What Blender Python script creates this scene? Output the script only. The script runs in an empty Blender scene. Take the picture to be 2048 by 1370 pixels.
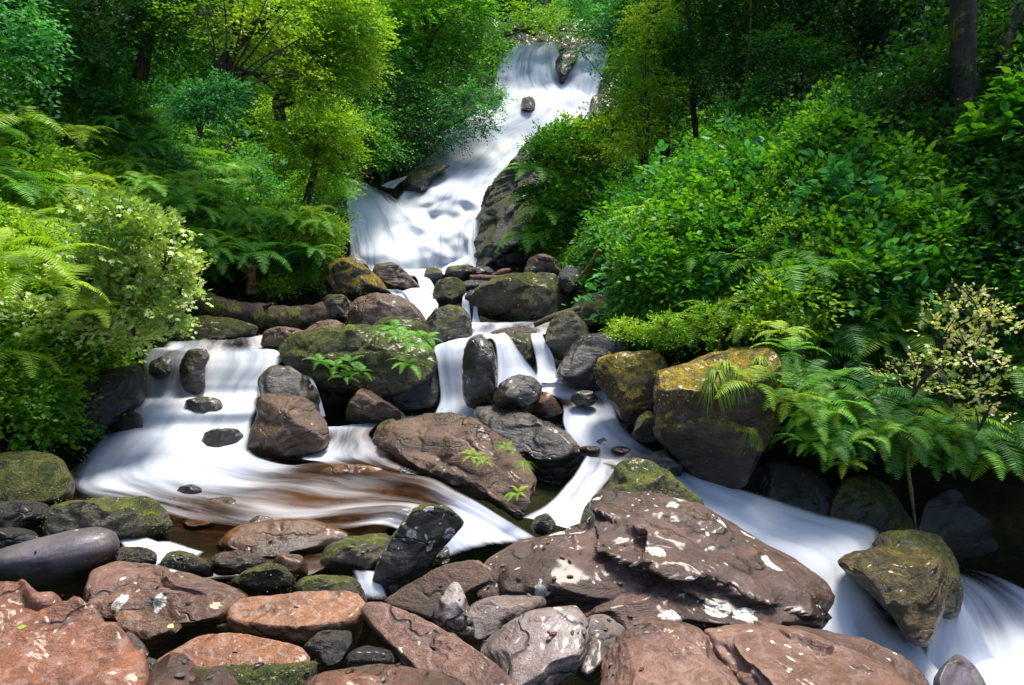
import bpy, bmesh, math, random
import numpy as np
from mathutils import Vector, Matrix, Euler
R = math.radians
random.seed(7); RNG = np.random.default_rng(7)
SC = bpy.context.scene
COL = SC.collection

# ------------------------------------------------------------------ camera, sky, sun, exposure
CAM = np.array([0.0, 0.0, 3.0]); PITCH = R(8.0); F = 1365.0   # focal length in photograph pixels (2048 wide)
cam_d = bpy.data.cameras.new('camera'); cam = bpy.data.objects.new('camera', cam_d); COL.objects.link(cam)
cam.location = CAM; cam.rotation_euler = (R(90) - PITCH, 0, 0)
cam_d.sensor_width = 36; cam_d.lens = 36 * F / 2048; cam_d.clip_start = .05; cam_d.clip_end = 500
SC.camera = cam
SUN_EL, SUN_AZ = 74, 40        # azimuth measured from +Y towards +X
w = bpy.data.worlds.new("World"); SC.world = w; w.use_nodes = True
nt = w.node_tree; bg = nt.nodes['Background']
sky = nt.nodes.new('ShaderNodeTexSky'); sky.sky_type = 'NISHITA'; sky.sun_disc = False
sky.sun_elevation = R(SUN_EL); sky.sun_rotation = R(SUN_AZ); sky.air_density = 1.0; sky.dust_density = 2.0
nt.links.new(sky.outputs[0], bg.inputs[0]); bg.inputs[1].default_value = .15
sd = bpy.data.lights.new('sun', 'SUN'); sd.energy = 3.2; sd.angle = R(18); sd.color = (1, .93, .8)
sun = bpy.data.objects.new('sun', sd); COL.objects.link(sun)
dv = Vector((math.sin(R(SUN_AZ)) * math.cos(R(SUN_EL)), math.cos(R(SUN_AZ)) * math.cos(R(SUN_EL)), math.sin(R(SUN_EL))))
sun.rotation_euler = dv.to_track_quat('Z', 'Y').to_euler(); sun.location = (0, 0, 30)
SC.view_settings.view_transform = 'Standard'; SC.view_settings.look = 'None'
SC.view_settings.exposure = 1.3; SC.view_settings.gamma = 1
SC.cycles.use_denoising = True
SC.cycles.max_bounces = 7; SC.cycles.diffuse_bounces = 3; SC.cycles.glossy_bounces = 2
SC.cycles.transmission_bounces = 3; SC.cycles.transparent_max_bounces = 10
SC.cycles.caustics_reflective = False; SC.cycles.caustics_refractive = False
SC.cycles.sample_clamp_indirect = 6

# ------------------------------------------------------------------ geometry helpers
CP, SP = math.cos(PITCH), math.sin(PITCH)
def P(px, py, d):
    """world point seen at photograph pixel (px, py), d metres in front along +Y"""
    px = np.asarray(px, float); py = np.asarray(py, float); d = np.asarray(d, float)
    a = (px - 1024) / F; b = (685 - py) / F
    Y = CP + b * SP; Z = -SP + b * CP
    s = d / Y
    return np.stack(np.broadcast_arrays(a * s, d, Z * s + CAM[2]), -1)

_pt = np.random.default_rng(3).permutation(256); _pt = np.concatenate([_pt, _pt, _pt])
_gr = np.random.default_rng(4).normal(size=(256, 3)); _gr /= np.linalg.norm(_gr, axis=1)[:, None]
def noise(p):
    p = np.asarray(p, float); sh = p.shape[:-1]; p = p.reshape(-1, 3)
    i = np.floor(p).astype(int); f = p - i; i &= 255
    u = f * f * f * (f * (f * 6 - 15) + 10)
    out = 0
    for dx in (0, 1):
        for dy in (0, 1):
            for dz in (0, 1):
                h = _pt[_pt[_pt[i[:, 0] + dx] + i[:, 1] + dy] + i[:, 2] + dz]
                g = _gr[h]
                dd = ((f - (dx, dy, dz)) * g).sum(1)
                wgt = (u[:, 0] if dx else 1 - u[:, 0]) * (u[:, 1] if dy else 1 - u[:, 1]) * (u[:, 2] if dz else 1 - u[:, 2])
                out = out + dd * wgt
    return (out * 1.5).reshape(sh)
def fbm(p, o=4, ridge=False):
    s, a, t = 0, 1, 0
    p = np.asarray(p, float)
    for k in range(o):
        n = noise(p * 2 ** k + 17.3 * k)
        if ridge: n = 1 - 2 * np.abs(n)
        s = s + a * n; t += a; a *= .5
    return s / t

def mesh_np(name, V, Fc, mat, parent=None, attrs=None, uv=None, smooth=True, loc=None):
    V = np.ascontiguousarray(V, np.float32); Fc = np.ascontiguousarray(Fc, np.int32)
    if loc is not None: V = V - np.asarray(loc, np.float32)
    me = bpy.data.meshes.new(name)
    k = Fc.shape[1]
    me.vertices.add(len(V)); me.vertices.foreach_set('co', V.ravel())
    me.loops.add(Fc.size); me.loops.foreach_set('vertex_index', Fc.ravel())
    me.polygons.add(len(Fc)); me.polygons.foreach_set('loop_start', np.arange(0, Fc.size, k, dtype=np.int32))
    me.polygons.foreach_set('use_smooth', np.full(len(Fc), smooth))
    if attrs:
        for an, av in attrs.items():
            at = me.attributes.new(an, 'FLOAT', 'POINT'); at.data.foreach_set('value', np.ascontiguousarray(av, np.float32))
    if uv is not None:
        ul = me.uv_layers.new(name='UVMap'); ul.data.foreach_set('uv', np.ascontiguousarray(uv[Fc.ravel()], np.float32).ravel())
    me.update(calc_edges=True)
    if mat: me.materials.append(mat)
    if name is None: return me
    o = bpy.data.objects.new(name, me); COL.objects.link(o)
    if loc is not None: o.location = loc
    if parent is not None: o.parent = parent
    return o
def tag(o, label=None, cat=None, group=None, kind=None):
    if label: o['label'] = label
    if cat: o['category'] = cat
    if group: o['group'] = group
    if kind: o['kind'] = kind
    return o
def empty(name, loc, label, cat, group=None):
    o = bpy.data.objects.new(name, None); COL.objects.link(o); o.location = loc; o.empty_display_size = .1
    return tag(o, label, cat, group)

# ------------------------------------------------------------------ materials
def new_mat(name):
    m = bpy.data.materials.new(name); m.use_nodes = True; m.node_tree.nodes.clear()
    return m, m.node_tree
class N:
    """tiny node builder"""
    def __init__(s, nt): s.nt = nt
    def n(s, t, **kw):
        x = s.nt.nodes.new(t)
        for k, v in kw.items():
            if k == 'ins':
                for kk, vv in v.items():
                    if isinstance(vv, bpy.types.NodeSocket): s.nt.links.new(vv, x.inputs[kk])
                    else: x.inputs[kk].default_value = vv
            else: setattr(x, k, v)
        return x
    def math(s, op, a, b=0., c=0., clamp=False):
        x = s.n('ShaderNodeMath', operation=op, use_clamp=clamp, ins={0: a, 1: b, 2: c}); return x.outputs[0]
    def noise(s, vec, scale, detail=4, rough=.55, dist=0.):
        return s.n('ShaderNodeTexNoise', ins={'Vector': vec, 'Scale': scale, 'Detail': detail, 'Roughness': rough, 'Distortion': dist}).outputs[0]
    def smooth(s, v, lo, hi, a=0., b=1.):
        return s.n('ShaderNodeMapRange', interpolation_type='SMOOTHSTEP', ins={0: v, 1: lo, 2: hi, 3: a, 4: b}).outputs[0]
    def mix(s, f, a, b, bt='MIX'):
        x = s.n('ShaderNodeMix', data_type='RGBA', blend_type=bt)
        for i, v in ((0, f), (6, a), (7, b)):
            if isinstance(v, bpy.types.NodeSocket): s.nt.links.new(v, x.inputs[i])
            else: x.inputs[i].default_value = (*v, 1) if isinstance(v, (tuple, list)) and len(v) == 3 else v
        return x.outputs[2]
    def ramp(s, f, stops):
        x = s.n('ShaderNodeValToRGB', ins={0: f}); e = x.color_ramp.elements
        while len(e) < len(stops): e.new(.5)
        for q, (p, c) in zip(e, stops): q.position = p; q.color = (*c, 1)
        return x.outputs[0]
    def link(s, a, b): s.nt.links.new(a, b)

def rock_mat(name, c1, c2, c3, moss=0., lichen=0., rough=.55, mossc=((.035, .05, .006), (.16, .17, .015)), dark=(.02, .016, .012),
             bump=.5, scale=1., vein=.0, coat=.2, wet=True):
    m, nt = new_mat(name); b = N(nt)
    tc = b.n('ShaderNodeTexCoord').outputs['Object']; geo = b.n('ShaderNodeNewGeometry')
    oi = b.n('ShaderNodeObjectInfo').outputs['Random']
    off = b.n('ShaderNodeCombineXYZ', ins={0: b.math('MULTIPLY', oi, 37.), 1: b.math('MULTIPLY', oi, 91.), 2: b.math('MULTIPLY', oi, 13.)}).outputs[0]
    v = b.n('ShaderNodeVectorMath', operation='ADD', ins={0: tc, 1: off}).outputs[0]
    strata = b.n('ShaderNodeMapping', ins={'Vector': v, 'Rotation': (.5, .35, .2), 'Scale': (.6, .8, 2.6)}).outputs[0]
    n1 = b.noise(v, 1.6 * scale, 5, .6, .4); n2 = b.noise(strata, 4.5 * scale, 7, .68, 1.1); n3 = b.noise(v, 38 * scale, 5, .75); n4 = b.noise(v, 150, 3, .75)
    col = b.ramp(n1, [(.36, c1), (.5, c2), (.66, c3)])
    col = b.mix(b.smooth(n2, .42, .62, 0, .75), col, c1)
    col = b.mix(b.smooth(n3, .5, .75, 0, .4), col, tuple(min(1, x * 1.7 + .02) for x in c3))
    col = b.mix(b.smooth(n3, .45, .28, 0, .45), col, dark)
    big = b.noise(v, .9 * scale, 4, .6, .8)
    col = b.mix(b.smooth(big, .5, .66, 0, .55), col, tuple(x * .45 for x in c1))
    col = b.mix(b.smooth(big, .44, .3, 0, .4), col, tuple(min(1, x * 1.25 + .02) for x in c3))
    col = b.mix(b.smooth(n4, .52, .74, 0, .5), col, tuple(min(1, x * 2.0 + .03) for x in c3))
    col = b.mix(b.smooth(n4, .46, .3, 0, .6), col, dark)
    blot = b.noise(v, 7 * scale, 6, .7, .6)
    col = b.mix(b.smooth(blot, .56, .7, 0, .6), col, dark)
    # cracks
    wv = b.n('ShaderNodeVectorMath', operation='ADD', ins={0: strata, 1: b.n('ShaderNodeTexNoise', ins={'Vector': v, 'Scale': 2.2, 'Detail': 4.}).outputs[1]}).outputs[0]
    cr = b.n('ShaderNodeTexVoronoi', feature='DISTANCE_TO_EDGE', ins={'Vector': wv, 'Scale': 1.5 * scale}).outputs[0]
    crm = b.smooth(cr, .0, .035, 1, 0)
    crm = b.math('MULTIPLY', crm, b.smooth(b.noise(v, 2.5, 2), .42, .6))
    col = b.mix(b.math('MULTIPLY', crm, .75), col, dark)
    if vein:
        vn = b.n('ShaderNodeTexWave', ins={'Vector': strata, 'Scale': 5., 'Distortion': 16., 'Detail': 5., 'Detail Scale': 1.3}).outputs[1]
        col = b.mix(b.smooth(vn, .7, 1., 0, vein), col, (.55, .45, .42))
    nz = b.n('ShaderNodeSeparateXYZ', ins={0: geo.outputs['Normal']}).outputs[2]
    ro = b.smooth(n2, .3, .7, rough * .75, min(1, rough * 1.25))
    hgt = b.math('ADD', b.math('MULTIPLY', n2, .9), b.math('ADD', b.math('MULTIPLY', n3, .45), b.math('MULTIPLY', n4, .16)))
    hgt = b.math('ADD', hgt, b.math('MULTIPLY', blot, .5))
    hgt = b.math('SUBTRACT', hgt, b.math('MULTIPLY', crm, .6))
    if moss > 0:
        mn = b.noise(v, 2.3, 6, .65, .3); mf = b.noise(v, 60, 3, .8)
        mk = b.math('ADD', b.math('MULTIPLY', nz, -.12), b.math('ADD', mn, .2)) if moss < .45 else b.math('ADD', b.math('MULTIPLY', b.math('SUBTRACT', nz, .3), .6), b.math('ADD', mn, .07))
        mk = b.math('ADD', mk, b.math('MULTIPLY', mf, .25))
        th = 1.25 - moss * .62
        mm = b.smooth(mk, th - .08, th + .07)
        mc = b.mix(b.smooth(b.noise(v, 9, 5, .75), .38, .66), mossc[0], mossc[1])
        mc = b.mix(b.smooth(mf, .35, .6, .65, 0), mc, tuple(x * .25 for x in mossc[0]))
        col = b.mix(mm, col, mc)
        ro = b.math('MAXIMUM', ro, b.math('MULTIPLY', mm, .95))
        hgt = b.math('ADD', hgt, b.math('MULTIPLY', mm, b.math('MULTIPLY', mf, 1.6)))
    if lichen > 0:
        vv = b.n('ShaderNodeVectorMath', operation='ADD', ins={0: v, 1: b.n('ShaderNodeVectorMath', operation='SCALE', ins={0: b.n('ShaderNodeTexNoise', ins={'Vector': v, 'Scale': 22., 'Detail': 4.}).outputs[1], 'Scale': .05}).outputs[0]}).outputs[0]
        vo = b.n('ShaderNodeTexVoronoi', feature='F1', ins={'Vector': vv, 'Scale': 8., 'Randomness': 1.})
        pick = b.n('ShaderNodeSeparateColor', ins={0: vo.outputs['Color']}).outputs[0]
        rad = b.math('MULTIPLY', b.smooth(pick, 1 - lichen, 1., 0, .62), b.smooth(b.noise(v, 2.1, 2), .44, .52))
        lm = b.math('LESS_THAN', vo.outputs['Distance'], rad)
        vo2 = b.n('ShaderNodeTexVoronoi', feature='F1', ins={'Vector': vv, 'Scale': 34.})
        pk2 = b.n('ShaderNodeSeparateColor', ins={0: vo2.outputs['Color']}).outputs[0]
        lm2 = b.math('LESS_THAN', vo2.outputs['Distance'], b.math('MULTIPLY', b.smooth(pk2, 1 - lichen * .5, 1., 0, .45), b.smooth(b.noise(v, 3.1, 2), .42, .55)))
        lm = b.math('MAXIMUM', lm, lm2)
        ln = b.noise(v, 90, 4, .7)
        col = b.mix(b.math('MULTIPLY', lm, b.smooth(ln, .34, .52, .15, 1)), col, b.mix(b.smooth(n3, .35, .6), (.40, .40, .33), (.72, .71, .66)))
        ro = b.math('MAXIMUM', ro, b.math('MULTIPLY', lm, .9))
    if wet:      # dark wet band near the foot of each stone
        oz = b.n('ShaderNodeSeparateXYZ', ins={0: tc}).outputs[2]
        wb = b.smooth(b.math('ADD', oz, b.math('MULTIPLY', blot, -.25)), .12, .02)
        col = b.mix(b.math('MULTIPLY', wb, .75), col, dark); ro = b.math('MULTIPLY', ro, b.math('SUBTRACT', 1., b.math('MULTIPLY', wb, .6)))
    bm = b.n('ShaderNodeBump', ins={'Strength': bump, 'Distance': .045, 'Height': hgt}).outputs[0]
    pr = b.n('ShaderNodeBsdfPrincipled', ins={'Base Color': col, 'Roughness': ro, 'Normal': bm, 'Specular IOR Level': .5, 'Coat Weight': coat, 'Coat Roughness': .18})
    b.link(pr.outputs[0], b.n('ShaderNodeOutputMaterial').inputs[0])
    return m

YM = ((.14, .11, .008), (.60, .42, .02))
MR = dict(
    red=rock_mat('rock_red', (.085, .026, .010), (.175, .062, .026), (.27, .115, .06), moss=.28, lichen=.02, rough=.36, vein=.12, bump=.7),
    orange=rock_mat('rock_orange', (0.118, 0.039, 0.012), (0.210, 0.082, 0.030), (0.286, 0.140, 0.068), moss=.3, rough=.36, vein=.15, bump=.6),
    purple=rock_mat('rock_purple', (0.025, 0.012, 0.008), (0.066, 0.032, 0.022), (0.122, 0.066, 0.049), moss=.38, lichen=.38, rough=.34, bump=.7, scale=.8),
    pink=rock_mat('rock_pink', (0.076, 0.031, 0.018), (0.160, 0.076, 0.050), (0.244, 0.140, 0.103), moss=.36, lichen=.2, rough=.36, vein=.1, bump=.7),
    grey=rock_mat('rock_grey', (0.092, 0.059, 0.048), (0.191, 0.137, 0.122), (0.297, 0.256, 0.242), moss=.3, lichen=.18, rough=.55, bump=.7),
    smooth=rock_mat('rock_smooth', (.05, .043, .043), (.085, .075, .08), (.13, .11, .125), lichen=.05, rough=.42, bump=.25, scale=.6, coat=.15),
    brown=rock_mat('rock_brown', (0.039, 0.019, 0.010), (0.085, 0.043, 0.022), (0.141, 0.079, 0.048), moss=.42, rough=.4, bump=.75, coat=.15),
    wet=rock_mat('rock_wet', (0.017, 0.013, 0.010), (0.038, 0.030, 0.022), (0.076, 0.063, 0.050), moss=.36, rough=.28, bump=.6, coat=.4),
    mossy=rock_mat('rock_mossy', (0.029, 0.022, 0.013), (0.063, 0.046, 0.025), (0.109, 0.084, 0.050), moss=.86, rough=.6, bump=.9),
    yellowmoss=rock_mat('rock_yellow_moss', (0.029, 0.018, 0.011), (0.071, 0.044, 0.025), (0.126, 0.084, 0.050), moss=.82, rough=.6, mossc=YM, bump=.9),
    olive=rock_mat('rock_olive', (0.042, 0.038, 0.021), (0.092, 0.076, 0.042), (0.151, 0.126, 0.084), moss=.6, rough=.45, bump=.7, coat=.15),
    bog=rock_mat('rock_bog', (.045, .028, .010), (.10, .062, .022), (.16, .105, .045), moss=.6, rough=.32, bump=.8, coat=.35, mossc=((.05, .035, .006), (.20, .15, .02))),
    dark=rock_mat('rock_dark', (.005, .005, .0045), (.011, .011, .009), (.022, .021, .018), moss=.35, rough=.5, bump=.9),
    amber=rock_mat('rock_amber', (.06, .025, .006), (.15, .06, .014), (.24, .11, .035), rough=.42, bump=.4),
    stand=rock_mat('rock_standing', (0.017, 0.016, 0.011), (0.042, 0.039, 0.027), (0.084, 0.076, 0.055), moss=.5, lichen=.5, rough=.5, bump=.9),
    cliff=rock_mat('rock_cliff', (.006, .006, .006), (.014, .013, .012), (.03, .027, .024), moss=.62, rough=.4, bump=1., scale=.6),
)
def soil_mat():
    m, nt = new_mat('soil'); b = N(nt)
    v = b.n('ShaderNodeNewGeometry').outputs['Position']
    n = b.noise(v, 2.2, 7, .7); n2 = b.noise(v, 14, 5, .7)
    c = b.ramp(n, [(.35, (.006, .007, .003)), (.55, (.016, .017, .006)), (.7, (.028, .03, .008))])
    c = b.mix(b.smooth(n2, .5, .7, 0, .6), c, (.02, .035, .006))
    bm = b.n('ShaderNodeBump', ins={'Strength': 1., 'Distance': .1, 'Height': n2}).outputs[0]
    pr = b.n('ShaderNodeBsdfPrincipled', ins={'Base Color': c, 'Roughness': .95, 'Normal': bm, 'Specular IOR Level': .1})
    b.link(pr.outputs[0], b.n('ShaderNodeOutputMaterial').inputs[0]); return m
M_SOIL = soil_mat()

def leaf_mat(name, c1, c2, c3, trans=.4, gloss=.025, nscale=.9, spots=None):
    m, nt = new_mat(name); b = N(nt)
    v = b.n('ShaderNodeNewGeometry').outputs['Position']
    r = b.n('ShaderNodeAttribute', attribute_name='rnd').outputs['Fac']
    oi = b.n('ShaderNodeObjectInfo').outputs['Random']
    n = b.noise(v, nscale, 3, .6)
    t = b.math('ADD', b.math('MULTIPLY', r, .45), b.math('MULTIPLY', b.smooth(n, .3, .7), .45))
    t = b.math('ADD', t, b.math('MULTIPLY', oi, .15))
    col = b.ramp(t, [(.15, c1), (.5, c2), (.85, c3)])
    df = b.n('ShaderNodeBsdfDiffuse', ins={'Color': col})
    tcol = b.mix(1., col, (1.25, 1.2, .45), 'MULTIPLY')
    tr = b.n('ShaderNodeBsdfTranslucent', ins={'Color': tcol})
    mx = b.n('ShaderNodeMixShader', ins={0: trans, 1: df.outputs[0], 2: tr.outputs[0]})
    gl = b.n('ShaderNodeBsdfGlossy', ins={'Roughness': .5, 'Color': (.8, .9, .8, 1)})
    mg = b.n('ShaderNodeMixShader', ins={0: gloss, 1: mx.outputs[0], 2: gl.outputs[0]})
    b.link(mg.outputs[0], b.n('ShaderNodeOutputMaterial').inputs[0]); return m
ML = dict(
    emerald=leaf_mat('leaf_emerald', (.014, .085, .008), (.055, .235, .016), (.21, .47, .03)),
    lime=leaf_mat('leaf_lime', (.06, .18, .01), (.19, .39, .02), (.40, .58, .04)),
    yellow=leaf_mat('leaf_yellow', (.07, .20, .01), (.17, .37, .02), (.33, .52, .05)),
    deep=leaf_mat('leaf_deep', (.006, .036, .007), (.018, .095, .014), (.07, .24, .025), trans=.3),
    pale=leaf_mat('leaf_pale', (.13, .28, .03), (.30, .46, .08), (.54, .63, .22), trans=.3, gloss=.08),
    teal=leaf_mat('leaf_teal', (.02, .12, .035), (.055, .27, .08), (.14, .46, .15)),
    cream=leaf_mat('leaf_cream', (.12, .28, .04), (.48, .52, .17), (.84, .80, .48), trans=.25),
    fern=leaf_mat('leaf_fern', (.04, .17, .01), (.11, .34, .02), (.25, .47, .04)),
    fernyellow=leaf_mat('leaf_fern_yellow', (.11, .25, .01), (.21, .37, .015), (.36, .48, .03)),
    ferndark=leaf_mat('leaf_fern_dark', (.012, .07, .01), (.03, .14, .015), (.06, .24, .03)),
    mossgreen=leaf_mat('moss_green', (.025, .035, .004), (.07, .085, .008), (.14, .16, .015), trans=.2),
    mossgold=leaf_mat('moss_gold', (.10, .07, .006), (.28, .20, .012), (.42, .33, .025), trans=.2),
    grass=leaf_mat('leaf_grass', (.06, .13, .01), (.13, .24, .02), (.28, .36, .05)),
)
def bark_mat(name, c1, c2, moss):
    m, nt = new_mat(name); b = N(nt)
    v = b.n('ShaderNodeTexCoord').outputs['Object']
    n = b.noise(b.n('ShaderNodeMapping', ins={'Vector': v, 'Scale': (3, 3, .8)}).outputs[0], 5, 6, .7, .4)
    mf = b.noise(v, 40, 3, .7); mn = b.noise(v, 3., 5, .65)
    c = b.ramp(n, [(.35, c1), (.65, c2)])
    mm = b.smooth(b.math('ADD', mn, b.math('MULTIPLY', mf, .2)), .75 - moss * .35, .85 - moss * .35)
    c = b.mix(mm, c, b.mix(b.smooth(mf, .3, .65), (.03, .035, .004), (.17, .16, .015)))
    bm = b.n('ShaderNodeBump', ins={'Strength': .9, 'Distance': .03, 'Height': b.math('ADD', n, b.math('MULTIPLY', mf, .4))}).outputs[0]
    pr = b.n('ShaderNodeBsdfPrincipled', ins={'Base Color': c, 'Roughness': .85, 'Normal': bm})
    b.link(pr.outputs[0], b.n('ShaderNodeOutputMaterial').inputs[0]); return m
MB = dict(dark=bark_mat('bark_dark', (.012, .01, .007), (.05, .04, .028), .3),
          moss=bark_mat('bark_moss', (.05, .03, .018), (.16, .10, .065), .62),
          log=bark_mat('bark_log', (.022, .014, .009), (.085, .055, .036), .42),
          red=bark_mat('bark_red', (.05, .022, .012), (.2, .10, .05), .0))

def water_mat(name, body, fall=False):
    m, nt = new_mat(name); b = N(nt)
    uv = b.n('ShaderNodeTexCoord').outputs['UV']; pos = b.n('ShaderNodeNewGeometry').outputs['Position']
    foam = b.n('ShaderNodeAttribute', attribute_name='foam').outputs['Fac']
    edge = b.n('ShaderNodeAttribute', attribute_name='edge').outputs['Fac']
    wob = b.n('ShaderNodeVectorMath', operation='ADD', ins={0: uv, 1: b.n('ShaderNodeVectorMath', operation='SCALE', ins={0: b.n('ShaderNodeTexNoise', ins={'Vector': uv, 'Scale': 1.1, 'Detail': 2.}).outputs[1], 'Scale': .16}).outputs[0]}).outputs[0]
    st = lambda sx, sy, d=4: b.noise(b.n('ShaderNodeMapping', ins={'Vector': wob, 'Scale': (sx, sy, 1)}).outputs[0], 1, d, .55)
    s1 = st(2.4, .42); s2 = st(9, .5, 3); s3 = st(26, .6, 2)
    s = b.math('ADD', b.math('MULTIPLY', s1, .5 if fall else .74), b.math('ADD', b.math('MULTIPLY', s2, .33 if fall else .2), b.math('MULTIPLY', s3, .17 if fall else .06)))
    wh = b.math('ADD', foam, b.math('MULTIPLY', b.math('SUBTRACT', s, .5), 1.7 if body else (2.5 if fall else 1.9)))
    wh = b.smooth(wh, .1, .9)
    bmp = b.n('ShaderNodeBump', ins={'Strength': .16, 'Distance': .06, 'Height': s}).outputs[0]
    wc = b.mix(b.smooth(b.math('ADD', b.math('MULTIPLY', s1, .7), b.math('MULTIPLY', s2, .3)), .34, .6), *(((.56, .62, .74), (.80, .83, .88)) if fall else ((.42, .475, .59), (.64, .67, .72))))
    dif = b.n('ShaderNodeBsdfDiffuse', ins={'Color': wc, 'Normal': bmp})
    trl = b.n('ShaderNodeBsdfTranslucent', ins={'Color': (.56, .61, .7, 1)})
    white = b.n('ShaderNodeMixShader', ins={0: .3, 1: dif.outputs[0], 2: trl.outputs[0]}).outputs[0]
    if body:
        bc = b.mix(b.smooth(s1, .4, .65), (.022, .011, .006), (.15, .065, .018))
        base = b.n('ShaderNodeBsdfPrincipled', ins={'Base Color': bc, 'Roughness': .14, 'Normal': bmp, 'IOR': 1.33}).outputs[0]
        base = b.n('ShaderNodeMixShader', ins={0: .55, 1: base, 2: b.n('ShaderNodeBsdfTransparent', ins={'Color': (.75, .48, .25, 1)}).outputs[0]}).outputs[0]
    else:
        base = b.n('ShaderNodeBsdfTransparent').outputs[0]
    sh = b.n('ShaderNodeMixShader', ins={0: wh, 1: base, 2: white}).outputs[0]
    en = b.math('ADD', edge, b.math('MULTIPLY', b.math('SUBTRACT', s2, .5), .5 if body else .9))
    op = b.smooth(en, .0, .8)
    tp = b.n('ShaderNodeBsdfTransparent').outputs[0]
    out = b.n('ShaderNodeMixShader', ins={0: op, 1: tp, 2: sh}).outputs[0]
    b.link(out, b.n('ShaderNodeOutputMaterial').inputs[0]); return m
M_VEIL = water_mat('silky_falling_water', False); M_FALL = water_mat('waterfall_water', False, True); M_POOL = water_mat('peaty_stream_water', True)

# ------------------------------------------------------------------ terrain (world heightfield)
_Y = [0, 4, 5.0, 5.8, 7.5, 8.3, 9, 12, 17, 18.5, 20.5, 22, 24.8, 28, 29.5, 33, 45, 60, 90]
_ZB = [-3.3, -3.4, -3.2, -2.6, -2.3, -1.9, -1.55, -1.45, -1.3, -1.2, -.6, .2, 2.3, 5.3, 6.9, 9.5, 17, 28, 45]
_YL = [0, 4, 5.4, 6.2, 8.3, 10.4, 13, 17, 20, 22, 26, 28, 34, 90]; _XL = [-4.4, -4.2, -4.0, -4.15, -4.7, -5.2, -4.8, -4.3, -4.2, -3.6, -2.6, -1.6, -1.2, -1.2]
_YR = [0, 4.4, 5.5, 6.1, 6.6, 7.1, 8.3, 12, 17, 20, 24, 28, 90]; _XR = [6.5, 6.4, 5.4, 4.5, 3.3, 2.3, 1.7, 1.5, 1.3, 1.9, 2.7, 3.9, 4.5]
def terrain_z(x, y, rough=True):
    x = np.asarray(x, float); y = np.asarray(y, float)
    z = np.interp(y, _Y, _ZB); z = z - .9 * np.clip((x - 1.9) / 1.2, 0, 1) * np.clip((7.2 - y) / 1.2, 0, 1) * (y > 5); xl = np.interp(y, _YL, _XL); xr = np.interp(y, _YR, _XR)
    n = noise(np.stack([x * .45, y * .45, 0 * x], -1))
    tl = np.maximum(0, xl - x + n * .4); tr = np.maximum(0, x - xr + n * .4)
    near = np.clip((20 - y) / 6, 0, 1)
    stp = lambda t, wd: (lambda q: q * q * (3 - 2 * q))(np.clip(t / wd, 0, 1))
    z = z + 1.15 * stp(tl, .5) * near + 1.1 * tl - .12 * np.maximum(0, tl - 6) 
    z = z + 1.15 * stp(tr, .5) * near + .66 * tr
    if rough:
        m = np.clip((tl + tr) * 2, .15, 1)
        z = z + m * .45 * fbm(np.stack([x * .8, y * .8, 3 + 0 * x], -1), 4)
    return z + CAM[2]
gx = np.concatenate([np.linspace(-45, -14, 40), np.linspace(-13.8, 13.8, 340), np.linspace(14, 45, 40)])
gy = np.concatenate([np.linspace(-12, 1.8, 30), np.linspace(2, 30, 300), np.linspace(30.3, 90, 80)])
GX, GY = np.meshgrid(gx, gy); GZ = terrain_z(GX, GY)
def grid_faces(nr, nc):
    i = np.arange(nr - 1)[:, None] * nc + np.arange(nc - 1)[None]
    return np.stack([i, i + 1, i + nc + 1, i + nc], -1).reshape(-1, 4)
tag(mesh_np('ground', np.stack([GX, GY, GZ], -1).reshape(-1, 3), grid_faces(*GX.shape), M_SOIL), 'dark damp soil and stone of the wooded gorge', 'ground', kind='structure')

def cast(px, py, dmin=3.5, dmax=60, n=150):
    """first hit of pixel rays on the terrain -> depth (nan if none)"""
    px = np.asarray(px, float).ravel(); py = np.asarray(py, float).ravel()
    ds = dmin * (dmax / dmin) ** (np.linspace(0, 1, n))
    out = np.full(px.shape, np.nan)
    for s in range(0, len(px), 4000):
        a = P(px[s:s+4000, None], py[s:s+4000, None], ds[None])
        h = a[..., 2] < terrain_z(a[..., 0], a[..., 1], False)
        k = h.argmax(1); ok = h.any(1)
        out[s:s+4000] = np.where(ok, ds[k], np.nan)
    return out

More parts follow.
